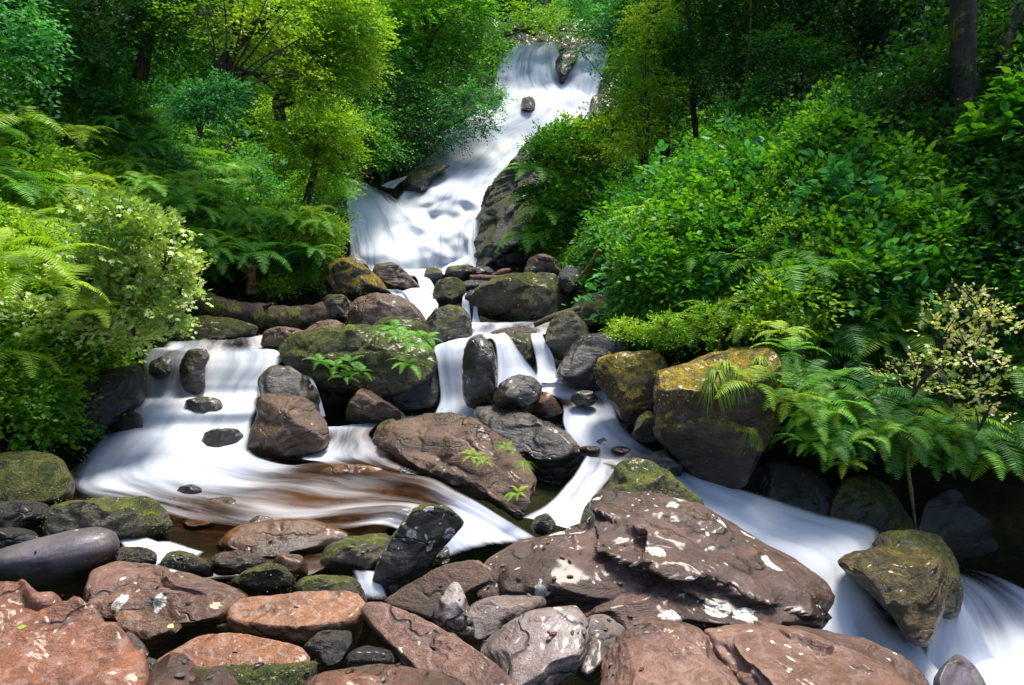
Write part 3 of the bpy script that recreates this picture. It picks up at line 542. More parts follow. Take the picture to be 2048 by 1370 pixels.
rock([(-60, 1020), (-50, 915), (40, 903), (115, 912), (150, 962), (145, 1000), (90, 1018)], 5.3, .4, 'mossy', 'dark moss covered boulder at the left edge of the pool', sub=6, facets=4)
rock([(88, 1075), (95, 1015), (150, 1002), (230, 998), (290, 992), (328, 1015), (346, 1050), (310, 1080), (200, 1095), (110, 1095)], 4.75, .32, 'olive', 'long grey green boulder behind the smooth grey purple one', sub=6)
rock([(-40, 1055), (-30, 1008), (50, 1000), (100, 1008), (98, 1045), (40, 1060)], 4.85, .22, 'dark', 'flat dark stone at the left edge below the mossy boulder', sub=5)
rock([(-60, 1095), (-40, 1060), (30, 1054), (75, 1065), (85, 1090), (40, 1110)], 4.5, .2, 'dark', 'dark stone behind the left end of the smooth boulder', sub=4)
rock([(368, 822), (372, 800), (400, 793), (440, 797), (448, 815), (430, 830), (390, 832)], 7.35, .16, 'wet', 'dark stone awash in the middle of the left cascade', sub=4)
rock([(222, 858), (232, 832), (258, 818), (284, 830), (288, 858), (262, 872), (238, 872)], 7.2, .2, 'wet', 'dark wet stone at the left rim of the left cascade', sub=4)
rock([(296, 748), (300, 722), (325, 712), (345, 722), (340, 752), (318, 760)], 8.05, .14, 'wet', 'dark wet stone under the left lip of the left cascade', sub=4)
rock([(352, 985), (360, 972), (385, 968), (405, 978), (400, 992), (370, 994)], 5.55, .08, 'wet', 'little dark stone breaking the foam of the left pool', sub=4)
# --- right channel
rock([(1672, 1125), (1700, 1105), (1760, 1096), (1830, 1095), (1876, 1110), (1892, 1150), (1882, 1220), (1862, 1290), (1820, 1285), (1780, 1225), (1730, 1175)], 4.65, .35, 'bog', 'brown moss stained boulder splitting the right channel', gy=-.002, sub=6, facets=6)
rock([(1740, 1090), (1770, 1065), (1830, 1058), (1880, 1072), (1908, 1110), (1925, 1180), (1918, 1235), (1880, 1235), (1820, 1160)], 5.1, .35, 'olive', 'olive boulder just behind the one splitting the right channel', sub=6)
rock([(1865, 1360), (1890, 1325), (1915, 1305), (1950, 1330), (1990, 1400), (1870, 1410)], 4.0, .2, 'smooth', 'small blue black stone in the white water at the lower right corner', sub=5, rough=.4, facets=2)
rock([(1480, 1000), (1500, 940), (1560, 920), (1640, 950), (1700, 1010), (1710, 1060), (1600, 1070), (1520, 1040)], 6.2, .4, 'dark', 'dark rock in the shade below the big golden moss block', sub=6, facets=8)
rock([(1650, 1060), (1660, 1000), (1690, 955), (1740, 950), (1790, 985), (1830, 1060), (1820, 1100), (1700, 1095)], 6.1, .4, 'mossy', 'dark rock with yellow green moss under the right bank ferns', sub=6, facets=8)
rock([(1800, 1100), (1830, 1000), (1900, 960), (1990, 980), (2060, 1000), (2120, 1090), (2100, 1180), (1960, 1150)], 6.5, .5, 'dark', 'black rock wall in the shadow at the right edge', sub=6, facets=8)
rock([(1570, 720), (1560, 670), (1580, 640), (1608, 650), (1618, 700), (1600, 730)], 6.6, .3, 'yellowmoss', 'golden moss cushion above the big square block', sub=5, facets=0)
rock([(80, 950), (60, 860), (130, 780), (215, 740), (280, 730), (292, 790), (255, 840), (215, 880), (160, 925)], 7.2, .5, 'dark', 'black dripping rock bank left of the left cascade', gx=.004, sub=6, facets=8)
rock([(350, 690), (340, 640), (400, 630), (480, 640), (520, 655), (500, 680), (440, 695)], 10, .4, 'mossy', 'dark mossy rock shelf under the fallen log', sub=5)

# ------------------------------------------------------------------ cliff of the waterfall
def cr_interp(K, n):
    """Catmull-Rom along axis 0"""
    K = np.asarray(K, float); m = len(K)
    Kp = np.concatenate([2 * K[:1] - K[1:2], K, 2 * K[-1:] - K[-2:-1]])
    t = np.linspace(0, m - 1, n); i = np.minimum(t.astype(int), m - 2); f = (t - i).reshape((-1,) + (1,) * (K.ndim - 1))
    a, b, c, d = Kp[i], Kp[i + 1], Kp[i + 2], Kp[i + 3]
    return .5 * (2 * b + (c - a) * f + (2 * a - 5 * b + 4 * c - d) * f ** 2 + (3 * b - a - 3 * c + d) * f ** 3)
# rows from the top down: (py, left px, right px, depth)
CL = [(40, 900, 1290, 30), (82, 930, 1270, 28.9), (120, 900, 1260, 28.4), (165, 890, 1250, 27.6), (200, 870, 1240, 26.3), (250, 820, 1230, 24.8), (300, 740, 1200, 22.8), (340, 690, 1160, 21.2), (365, 640, 1130, 20.3), (400, 620, 1110, 19.5), (440, 610, 1110, 18.8), (500, 600, 1110, 18.0), (560, 600, 1120, 17.4)]
def fall_depth(px, py):
    return np.interp(py, [c[0] for c in CL], [c[3] for c in CL])
def terrace(px, py):
    """stepped ledges and bulges shared by the cliff and by the water that runs over it"""
    q = np.stack([px / 75., py / 60., 0 * px], -1); n1 = noise(q + 4); n2 = noise(q * 2.3 + 9)
    st = np.abs(noise(np.stack([px / 190. + py / 300., (py + .25 * px) / 52., 0 * px + 5], -1)))
    return -.38 * n1 - .22 * n2 - .5 * st
K = np.array([[(l + (r - l) * t, py, d) for t in np.linspace(0, 1, 7)] for py, l, r, d in CL])
G = cr_interp(cr_interp(K, 260).transpose(1, 0, 2), 220).transpose(1, 0, 2)
gxp, gyp, gd = G[..., 0], G[..., 1], G[..., 2]
# dark flanks stand forward of the chute
right_edge = np.interp(gyp, [40, 85, 170, 235, 265, 310, 360, 430, 520, 560], [1200, 1215, 1195, 1180, 1105, 1045, 992, 962, 950, 950])
left_edge = np.interp(gyp, [40, 82, 165, 200, 240, 290, 340, 352, 362, 530, 560], [1040, 1030, 985, 950, 900, 860, 830, 780, 690, 690, 700])
pro = np.clip((gxp - right_edge) / 60, 0, 1) * np.where(gyp > 220, 1.8, .3) + np.clip((left_edge - gxp) / 40, 0, 1) * .5
cd = gd + .4 + terrace(gxp, gyp) - pro
W = P(gxp, gyp, cd).reshape(-1, 3)
W = W + (np.array([0, -1, .3]) * (.16 * fbm(W * .9, 5, True) + .12 * fbm(W * 2.8, 4))[:, None])
tag(mesh_np('cliff', W, grid_faces(*gxp.shape)[:, ::-1], MR['cliff'], loc=tuple(W.mean(0))), 'black wet rock cliff that the waterfall runs down', 'cliff', kind='structure')
rock([(945, 560), (950, 500), (962, 430), (985, 375), (1030, 325), (1085, 275), (1150, 238), (1195, 250), (1200, 330), (1170, 430), (1120, 500), (1080, 545)], 17.2, 1.5, 'cliff', 'dark mossy rock buttress right of the waterfall', gx=-.002, gy=-.006, sub=7, facets=14, e=.6, rough=1.5, name='rock_buttress')
for pts, lab in (([(978, 195), (985, 178), (1003, 178), (1008, 192), (1000, 205)], 'black rock breaking the left edge of the upper waterfall'),
                 ([(1042, 222), (1044, 196), (1060, 192), (1070, 200), (1070, 222)], 'square dark rock with water over it in the middle of the waterfall'),
                 ([(1118, 165), (1110, 120), (1140, 95), (1160, 110), (1135, 150), (1128, 168)], 'black rock splitting the top of the waterfall in two'),
                 ([(800, 380), (815, 345), (860, 328), (905, 330), (870, 352), (850, 385)], 'black rock shoulder left of the main chute'),
                 ([(1178, 232), (1182, 195), (1200, 185), (1208, 225), (1190, 245)], 'black rock at the right edge of the upper waterfall')):
    cc = np.array(pts).mean(0)
    rock(pts, float(fall_depth(cc[0], cc[1])) - .45, .6, 'cliff', lab, sub=5, gy=-.012)

# ------------------------------------------------------------------ water
def water(name, rows, mat, label, res=.05, endfade=(0, 0), side=(1, 1), lump=0., ripple=.02, extra=None, maxn=(240, 420)):
    """rows across the flow, upstream first: ((px,py,d) left, (px,py,d) right, foam values)"""
    C = 7; Kp = []; Kf = []
    for L, Rr, fo in rows:
        L = np.array(L, float); Rr = np.array(Rr, float); t = np.linspace(0, 1, C)[:, None]
        Kp.append(L + (Rr - L) * t); fo = np.atleast_1d(fo); Kf.append(np.interp(t[:, 0], np.linspace(0, 1, len(fo)) if len(fo) > 1 else [0], fo))
    Kp = np.array(Kp); Kf = np.array(Kf)[..., None]
    Wk = P(Kp[..., 0], Kp[..., 1], Kp[..., 2])
    Q = np.concatenate([Wk, Kp, Kf], -1)
    wid = np.linalg.norm(Wk[:, -1] - Wk[:, 0], axis=-1).mean(); lens = np.r_[0, np.cumsum(np.linalg.norm(np.diff(Wk[:, C // 2], axis=0), axis=-1))]
    nv = int(min(maxn[1], max(20, lens[-1] / res))); nu = int(min(maxn[0], max(14, wid / res)))
    Q = cr_interp(Q, nv); Q = cr_interp(Q.transpose(1, 0, 2), nu).transpose(1, 0, 2)
    Wd = Q[..., :3]; foam = Q[..., 6]
    if extra: Wd = P(Q[..., 3], Q[..., 4], Q[..., 5] + extra(Q[..., 3], Q[..., 4]))
    u = np.linspace(0, 1, nu)[None].repeat(nv, 0); v = np.interp(np.linspace(0, len(lens) - 1, nv), range(len(lens)), lens)[:, None].repeat(nu, 1)
    U, V = u * wid, v
    so = (sum(map(ord, label)) % 97) * 1.3
    tv = np.gradient(Wd, axis=0); tu = np.gradient(Wd, axis=1); nr = np.cross(tv, tu); nr /= np.linalg.norm(nr, axis=-1)[..., None] + 1e-9
    toc = CAM - Wd; sg = np.sign((nr * toc).sum(-1).mean()); nr = nr * sg
    dis = ripple * (noise(np.stack([U * 5 + so, V * .9, 0 * U], -1)) + .5 * noise(np.stack([U * 14 + so, V * 1.4, 0 * U + 4], -1))) + lump * fbm(np.stack([U * 1.1 + so, V * .8, 0 * U + 8], -1), 2)
    Wd = Wd + nr * dis[..., None]
    ef = lambda t, wdt: np.clip(t / wdt, 0, 1)
    edge = np.ones_like(u)
    if side[0]: edge = np.minimum(edge, ef(u * wid, .12 * wid * side[0]))
    if side[1]: edge = np.minimum(edge, ef((1 - u) * wid, .12 * wid * side[1]))
    if endfade[0]: edge = np.minimum(edge, ef(v, endfade[0]))
    if endfade[1]: edge = np.minimum(edge, ef(lens[-1] - v, endfade[1]))
    fc = grid_faces(nv, nu)
    if sg > 0: fc = fc  # orientation does not matter for the shading used
    uv = np.stack([U + so, V], -1).reshape(-1, 2)
    o = mesh_np(name, Wd.reshape(-1, 3), fc, mat, attrs=dict(foam=foam.ravel(), edge=edge.ravel()), uv=uv, loc=tuple(Wd.reshape(-1, 3).mean(0)))
    return tag(o, label, 'water', kind='structure')
FD = lambda px, py: float(fall_depth(px, py))
def frow(py, l, r, fo, py2=None):
    p2 = py if py2 is None else py2
    return ((l, py, FD(l, py)), (r, p2, FD(r, p2)), fo)
tr = lambda px, py: terrace(px, py) - .12
water('waterfall', [frow(84, 1040, 1112, (.5, .75, .8)), frow(110, 1005, 1122, (.7, .8, .9)), frow(150, 988, 1130, (.75, .8, .7, .85)), frow(172, 984, 1150, (.8, .9, .85)),
                    frow(200, 975, 1188, .95), frow(235, 925, 1182, (.85, 1, 1, .95)), frow(262, 880, 1120, (.8, .95, 1, .95)), frow(300, 855, 1056, (.85, .95, 1)), frow(335, 842, 1015, (.9, .95, 1))],
      M_FALL, 'upper steps of the white silky waterfall', extra=tr, res=.08, side=(.7, .5))
water('waterfall', [frow(88, 1160, 1222, (.9, 1)), frow(125, 1132, 1216, (1, .9)), frow(165, 1122, 1204, (1, .8, 1)), frow(215, 1100, 1190, 1), frow(245, 1060, 1180, 1)],
      M_FALL, 'right hand branch of the upper waterfall behind the leaves', extra=tr, res=.08)
water('waterfall', [frow(322, 842, 1030, (.7, .95, 1)), frow(350, 820, 1000, (.6, .9, 1, .9)), frow(385, 800, 985, (.7, .95, 1, .9)), frow(420, 780, 968, (.9, 1, 1, .8)), frow(460, 765, 948, (.95, 1, .95, .7)), frow(510, 750, 952, (.95, .9, 1, .9)), frow(550, 745, 955, 1)],
      M_FALL, 'broad lower chute of the white silky waterfall', extra=tr, res=.07, side=(.6, .5))
water('waterfall', [frow(358, 690, 720, (.6, .9)), frow(378, 690, 760, (.8, 1, .7)), frow(400, 692, 800, (.85, 1, .9, .7)), frow(440, 694, 845, (.75, .9, .9, 1)), frow(500, 698, 880, (.75, .85, .95, 1)), frow(550, 700, 900, 1)],
      M_FALL, 'left hand spout of the white silky waterfall', extra=lambda a, b: tr(a, b) * .5 - .45, res=.07, side=(.25, 3.5))
water('waterfall', [frow(352, 820, 812, .8), frow(366, 800, 778, .8, 362), frow(378, 790, 760, .8, 372)], M_FALL, 'thin runnel beside the black rock shoulder', extra=lambda a, b: tr(a, b) * .5 - .6)
water('waterfall', [frow(440, 938, 955, .5), frow(480, 935, 955, .45), frow(520, 935, 962, .6), frow(535, 930, 975, .9)], M_FALL, 'thin trickles at the right foot of the waterfall', extra=lambda a, b: -1.6 + 0 * a)
# stream from the falls down
water('stream', [((700, 540, 17), (960, 540, 17), .9), ((760, 546, 15.3), (900, 548, 15.3), .9), ((822, 552, 14), (862, 554, 14), 1), ((835, 572, 12.8), (872, 575, 12.8), 1), ((790, 590, 11.6), (872, 596, 11.6), 1), ((830, 615, 10.8), (878, 612, 10.8), 1), ((840, 645, 10.1), (872, 640, 10.1), 1)],
      M_POOL, 'white water running from the foot of the waterfall', side=(.5, .5), lump=.12)
water('stream', [((770, 578, 12.2), (790, 590, 11.8), .9), ((800, 582, 11.7), (870, 600, 11.4), 1), ((850, 640, 10.1), (872, 640, 10.1), 1)], M_POOL, 'white water behind the grey brown boulder', side=(1, 1), lump=.05)
water('stream', [((925, 587, 11.5), (937, 587, 11.5), .8), ((924, 600, 11.3), (940, 600, 11.3), .9), ((922, 622, 11.2), (941, 622, 11.2), .9), ((922, 652, 11), (945, 652, 11), 1)], M_VEIL, 'left thin spout beside the narrow dark stone', res=.03)
water('stream', [((952, 594, 11.4), (957, 594, 11.4), .8), ((947, 612, 11.2), (955, 612, 11.2), .9), ((945, 632, 11.1), (957, 632, 11.1), .9), ((942, 654, 10.9), (965, 654, 10.9), 1)], M_VEIL, 'right thin spout beside the narrow dark stone', res=.03)
water('stream', [((930, 645, 10.9), (1130, 643, 10.9), (.95, .6, .3)), ((935, 655, 10.2), (1110, 655, 10.2), (.7, .3, .3)), ((930, 668, 9.4), (1100, 668, 9.4), (.6, .35, .6)), ((900, 684, 8.8), (1000, 678, 8.9), .7)], M_POOL, 'shallow water above the middle falls', side=(.3, .3))
water('stream', [((935, 672, 9.3), (985, 664, 9.5), .7), ((900, 680, 8.9), (960, 666, 9.1), (.85, .9)), ((868, 692, 8.5), (938, 682, 8.5), (.9, .85)), ((872, 715, 8.3), (934, 712, 8.3), (.9, .9)), ((878, 760, 8.2), (936, 760, 8.2), (.95, .85, .95)), ((880, 800, 8.1), (942, 800, 8.1), .95), ((868, 830, 7.9), (955, 828, 7.9), 1)], M_VEIL, 'left of the three middle falls', res=.03, side=(.6, .6))
water('stream', [((960, 668, 9.0), (1010, 664, 9.0), .8), ((985, 680, 8.6), (1022, 674, 8.6), .9), ((992, 705, 8.4), (1045, 708, 8.4), (.9, .9, .6)), ((992, 740, 8.2), (1072, 742, 8.3), (.9, .95, .7)), ((990, 775, 8.0), (1090, 768, 8.1), 1)], M_VEIL, 'middle of the three middle falls', res=.03)
water('stream', [((1060, 668, 8.8), (1084, 664, 8.8), .8), ((1063, 685, 8.6), (1092, 682, 8.6), .85), ((1070, 715, 8.5), (1108, 712, 8.5), (.7, 1)), ((1072, 745, 8.3), (1118, 745, 8.4), 1), ((1060, 768, 8.1), (1140, 762, 8.2), 1)], M_VEIL, 'right of the three middle falls', res=.03)
water('stream', [((600, 742, 8.0), (612, 744, 8.0), .5), ((608, 765, 7.7), (628, 762, 7.7), .6), ((622, 795, 7.5), (640, 792, 7.5), .7), ((635, 835, 7.4), (652, 832, 7.4), .9)], M_VEIL, 'thin arc of water beside the dark wet boulder', res=.03)
# left cascade and left pool
water('stream', [((350, 672, 10.3), (540, 672, 10.2), (.35, .3, .6)), ((330, 690, 9.2), (545, 690, 9.1), (.7, .45, .35, .5)), ((292, 708, 8.4), (566, 708, 8.4), (.7, .3, .5, .8, .7)), ((285, 728, 8.15), (560, 730, 8.15), (.9, .4, .55, .8, 1)), ((286, 765, 8.05), (525, 765, 8.0), (1, .45, .9, .7, .95)), ((284, 790, 7.95), (520, 788, 7.9), (1, .7, 1, .9)), ((275, 803, 7.65), (520, 800, 7.6), (1, .9, 1, 1)),
                 ((240, 822, 7.3), (515, 820, 7.2), (.9, .95, .7, 1)), ((215, 858, 7.2), (505, 848, 7.1), (.7, .95, .65, 1)), ((190, 882, 6.8), (505, 870, 6.8), (.85, 1, .9, 1)), ((150, 925, 6.35), (500, 900, 6.5), (.8, 1, .95)), ((135, 965, 5.75), (520, 920, 6.2), (.65, .9, .8)), ((190, 1003, 5.3), (590, 925, 6.1), (.45, .55, .7, .45)), ((330, 1030, 5.0), (660, 930, 6.0), (.42, .22, .38, .25, .15)), ((450, 1060, 4.8), (760, 945, 5.8), (.05, .45, .12, .38, .05)),
                 ((640, 1065, 4.75), (850, 955, 5.7), (.05, .2, .3, .12, .25)), ((742, 1052, 4.85), (915, 985, 5.4), (.5, .3, .25, .5)), ((790, 1060, 4.9), (955, 1005, 5.3), (.85, .75, .7, .8)), ((840, 1085, 4.85), (1010, 1040, 5.15), (.95, .9, 1)), ((880, 1120, 4.75), (1080, 1080, 4.9), 1)],
      M_POOL, 'silky left cascade and the pool it sweeps across', lump=.11, side=(.9, .45), res=.035, endfade=(.25, .1))
water('stream', [((640, 855, 7.2), (760, 845, 7.3), (.9, .3)), ((640, 880, 6.8), (740, 870, 6.9), (.4, .35)), ((600, 915, 6.25), (780, 900, 6.4), (.95, .6, .3)), ((640, 925, 6.05), (800, 925, 6.0), (.5, .3, .2)), ((700, 950, 5.7), (860, 945, 5.8), (.3, .2))], M_POOL, 'brown water with foam streaks behind the left pool', ripple=.01, side=(.4, .4))
for i, (px, py, sx) in enumerate([(450, 1010, 46), (540, 990, 40), (600, 1020, 50), (690, 1005, 42), (520, 1045, 40), (640, 975, 34), (740, 980, 38), (700, 1040, 40), (400, 1045, 36), (350, 1010, 40), (780, 1010, 34), (820, 985, 30), (690, 900, 40), (740, 880, 30), (650, 905, 30),
        (1170, 860, 26), (1210, 885, 28), (1240, 900, 24), (1290, 925, 28), (1180, 830, 22), (1140, 845, 20), (1330, 935, 22), (1180, 900, 24)]):
    sl = (py - 493) / F; zz = -2.06 if px < 1000 else (-1.99 if px < 1300 else -2.98); dd = -zz / sl
    a = np.random.default_rng(i).uniform(.75, 1.1, 8)
    rock([(px + math.cos(k * .785) * sx * a[k], py + math.sin(k * .785) * sx * .38 * a[k]) for k in range(8)], dd, .16, 'amber', 'rounded stone lying just under the brown water', sub=4, gy=-.004, facets=4, group='stones under the brown water', name='submerged_stone')
# big still sheets under the moving water
def sheet(name, pts, z, label, foam=.12, soft=False):
    p = np.array([CAM + ray_dir(a, b) * ((z) / ray_dir(a, b)[2]) for a, b in pts]); c = p.mean(0)
    p = chaikin(p, 3) if soft else p
    if soft: p = c + (p - c) * (1 + .25 * noise(p * 9))[:, None]
    n = len(p); rings = [c + (p - c) * r for r in np.linspace(.02, 1, 24)]
    V = np.concatenate(rings); i = np.arange(23)[:, None] * n + np.arange(n)[None]; j = np.arange(23)[:, None] * n + (np.arange(n)[None] + 1) % n
    o = mesh_np(name, V, np.stack([i, i + n, j + n, j], -1).reshape(-1, 4), M_POOL, attrs=dict(foam=np.full(len(V), foam), edge=np.repeat(np.clip((1 - np.linspace(.02, 1, 24)) * 4, 0, 1) if soft else np.ones(24), n)), uv=V[:, [1, 0]] * .8, loc=tuple(c))
    tag(o, label, 'water', kind='structure')
sheet('water', [(100, 1000), (150, 930), (400, 890), (620, 850), (760, 830), (900, 830), (1000, 880), (960, 930), (900, 985), (830, 1020), (770, 1060), (720, 1100), (620, 1150), (400, 1160), (240, 1120), (200, 1060)], -2.14, 'peat brown water of the left pool', .18)
sheet('water', [(780, 850), (820, 815), (960, 805), (1080, 790), (1230, 800), (1270, 840), (1240, 870), (1150, 880), (1000, 875)], -2.08, 'brown water of the pool below the middle falls', .35)
water('stream', [((780, 835, 7.9), (1000, 812, 8.3), 1), ((800, 850, 7.5), (1010, 830, 7.8), .9), ((850, 870, 7.1), (1020, 860, 7.2), .6)], M_POOL, 'foam at the foot of the left middle fall', side=(1, 1), endfade=(.1, .3))
sheet('water', [(232, 1072), (300, 1078), (415, 1098), (400, 1118), (330, 1120), (300, 1150), (240, 1130)], -2.04, 'patch of white foam among the near left stones', 1.3, True)
sheet('water', [(690, 1165), (720, 1130), (760, 1130), (775, 1180), (740, 1200)], -2.22, 'small pool spilling beside the leaning stone', .4, True)
water('stream', [((700, 1135, 4.35), (760, 1138, 4.4), .4), ((712, 1160, 4.2), (762, 1158, 4.25), .6), ((722, 1205, 4.05), (778, 1200, 4.1), .6)], M_VEIL, 'small white spill left of the leaning standing stone', side=(1.5, 1.5), endfade=(.08, .1), res=.03)
# channel between the long boulders and the right channel
water('stream', [((1170, 915, 6.5), (1245, 925, 6.4), (.5, .4)), ((1155, 935, 6.2), (1230, 948, 6.1), (.75, .45, .6)), ((1125, 975, 5.7), (1205, 985, 5.6), (.7, .4, .65, .3)), ((1090, 1005, 5.3), (1185, 1025, 5.2), (.8, .55, .7, .4)), ((1040, 1030, 5.15), (1180, 1058, 5.0), .85)], M_VEIL, 'white water stepping down left of the olive boulder', side=(1.3, 1.5), lump=.08, res=.03)
water('stream', [((1060, 775, 8.1), (1150, 752, 8.5), 1), ((1100, 790, 7.9), (1215, 775, 8.05), (.9, .95)), ((1120, 806, 7.7), (1225, 795, 7.8), (.3, .25, .6)), ((1125, 822, 7.45), (1235, 812, 7.6), (.75, .85, .8)), ((1125, 845, 7.2), (1240, 835, 7.35), (.85, .9)), ((1140, 880, 6.85), (1255, 862, 7.0), (.6, .75, .6)), ((1175, 915, 6.5), (1290, 890, 6.7), (.25, .4, .55)),
                 ((1235, 935, 6.2), (1350, 915, 6.35), (.4, .6, .35)), ((1320, 955, 5.95), (1400, 945, 6.1), (.6, .7)), ((1362, 1002, 5.65), (1450, 962, 5.95), (.6, .9, .8)), ((1412, 1045, 5.35), (1545, 990, 5.8), (.85, 1, .7)), ((1505, 1105, 5.05), (1655, 1025, 5.6), (1, 1, .95, .6)), ((1590, 1150, 4.85), (1760, 1055, 5.45), (1, .95, .8, .45)), ((1630, 1200, 4.75), (1745, 1110, 5.15), (.95, .8, .5)),
                 ((1625, 1250, 4.6), (1745, 1175, 4.85), (.75, .95, .4)), ((1640, 1310, 4.45), (1790, 1250, 4.7), (.85, .7, .35)), ((1740, 1350, 4.35), (1860, 1320, 4.5), 1), ((1830, 1420, 4.1), (1960, 1380, 4.2), 1)],
      M_POOL, 'white right channel rushing past the huge purple boulder', side=(.15, 1.2), lump=.1, res=.035)
water('stream', [((1640, 1100, 5.2), (1720, 1050, 5.5), (.9, .6)), ((1720, 1120, 5.1), (1800, 1075, 5.35), (.7, .5)), ((1830, 1108, 5.0), (1880, 1100, 5.1), .5)], M_VEIL, 'thin water sliding between the two right channel boulders', res=.03)
water('stream', [((1884, 1150, 4.95), (1905, 1145, 5.1), .6), ((1884, 1190, 4.9), (1918, 1185, 5.05), .75), ((1868, 1240, 4.85), (1945, 1235, 5.05), (.8, .9)), ((1850, 1310, 4.8), (1985, 1300, 5.0), (.95, 1)), ((1840, 1345, 4.7), (2010, 1340, 4.9), 1)], M_VEIL, 'cream coloured veil falling behind the splitting boulder', res=.03, side=(.6, .8))
water('stream', [((1800, 1290, 4.6), (1830, 1250, 4.75), .5), ((1790, 1320, 4.5), (1850, 1300, 4.65), .9), ((1820, 1360, 4.4), (1890, 1350, 4.5), 1)], M_VEIL, 'splash below the boulder splitting the right channel')
water('stream', [((1900, 1180, 5.6), (1900, 1120, 6.2), (.6, .1)), ((1925, 1225, 5.35), (1980, 1140, 6.1), (.8, .5, .3)), ((1925, 1280, 5.1), (2080, 1190, 5.7), (.8, .6, .9)), ((1910, 1335, 4.8), (2150, 1260, 5.2), 1), ((1885, 1400, 4.4), (2200, 1400, 4.6), 1), ((1870, 1450, 4.2), (2250, 1460, 4.3), 1)], M_POOL, 'blue white water racing out at the lower right corner', side=(.7, .2), lump=.12)
sheet('water', [(1640, 1150), (1750, 1130), (1900, 1130), (2300, 1150), (2400, 1500), (1800, 1500), (1650, 1350), (1600, 1250)], -3.42, 'dark water of the lower right pool', .25)

# ------------------------------------------------------------------ leaves
T_OVAL = (np.array([(0, 0, 0), (.30, .38, .05), (.20, .75, .03), (0, 1, -.06), (-.20, .75, .03), (-.30, .38, .05)]), [(0, 1, 2, 3), (0, 3, 4, 5)])
T_KITE = (np.array([(0, 0, 0), (.32, .45, .04), (0, 1, -.05), (-.32, .45, .04)]), [(0, 1, 2, 3)])
T_MAPLE = (np.array([(0, 0, 0), (.28, .02, 0), (.55, .30, -.06), (.26, .42, .03), (.62, .78, -.08), (.20, .70, .02), (0, 1.1, -.1), (-.20, .70, .02), (-.62, .78, -.08), (-.26, .42, .03), (-.55, .30, -.06), (-.28, .02, 0)]),
           [(0, 1, 2, 3), (0, 3, 4, 5), (0, 5, 6, 7), (0, 7, 8, 9), (0, 9, 10, 11)])
def unit(a): return a / (np.linalg.norm(a, axis=-1, keepdims=True) + 1e-9)
def leaves_geo(pos, axis, nrm, size, tpl, rnd):
    tv, tf = tpl; tf = np.array(tf)
    y = unit(axis); z = unit(nrm - y * (nrm * y).sum(-1, keepdims=True)); x = np.cross(y, z)
    V = pos[:, None] + size[:, None, None] * (tv[None, :, 0:1] * x[:, None] + tv[None, :, 1:2] * y[:, None] + tv[None, :, 2:3] * z[:, None])
    Fc = (np.arange(len(pos)) * len(tv))[:, None, None] + tf[None]
    return V.reshape(-1, 3), Fc.reshape(-1, 4), np.repeat(rnd, len(tv))
def sprays(org, dirs, length, m, size, tpl=T_KITE, rng=RNG, flat=.5, droop=.25, pair=True):
    """twigs starting at org and running along dirs, m leaves each, laid out in a flattish plane"""
    S = len(org); up = np.array([0, 0, 1.])
    side = unit(np.cross(dirs, up) + rng.normal(size=(S, 3)) * .15)
    tn = unit(np.cross(side, dirs)); tn = np.where(tn[:, 2:] < 0, -tn, tn)
    t = (np.arange(m) + .6) / m
    L = length[:, None, None] if np.ndim(length) else length
    pos = org[:, None] + dirs[:, None] * (t[None, :, None] * L) - up * (droop * (t ** 2))[None, :, None] * L
    sg = np.where(np.arange(m) % 2 == 0, 1, -1)[None, :, None]
    ax = side[:, None] * sg * 1.0 + dirs[:, None] * .8 + rng.normal(size=(S, m, 3)) * .28; ax[..., 2] -= droop
    ax[:, -1] = dirs + rng.normal(size=(S, 3)) * .2
    pos = pos + rng.normal(size=pos.shape) * (np.mean(size) * .25)
    nn = tn[:, None] + rng.normal(size=(S, m, 3)) * flat
    sz = (size if np.ndim(size) else np.full(S, size))[:, None] * rng.uniform(.7, 1.25, (S, m))
    rn = np.clip(rng.uniform(0, 1, (S, 1)) * .6 + rng.uniform(0, 1, (S, m)) * .4, 0, 1)
    return leaves_geo(pos.reshape(-1, 3), ax.reshape(-1, 3), nn.reshape(-1, 3), sz.ravel(), tpl, rn.ravel())
def join(gs):
    V, Fs, Rn, n = [], [], [], 0
    for v, f, r in gs: V.append(v); Fs.append(f + n); Rn.append(r); n += len(v)
    return np.concatenate(V), np.concatenate(Fs), np.concatenate(Rn)
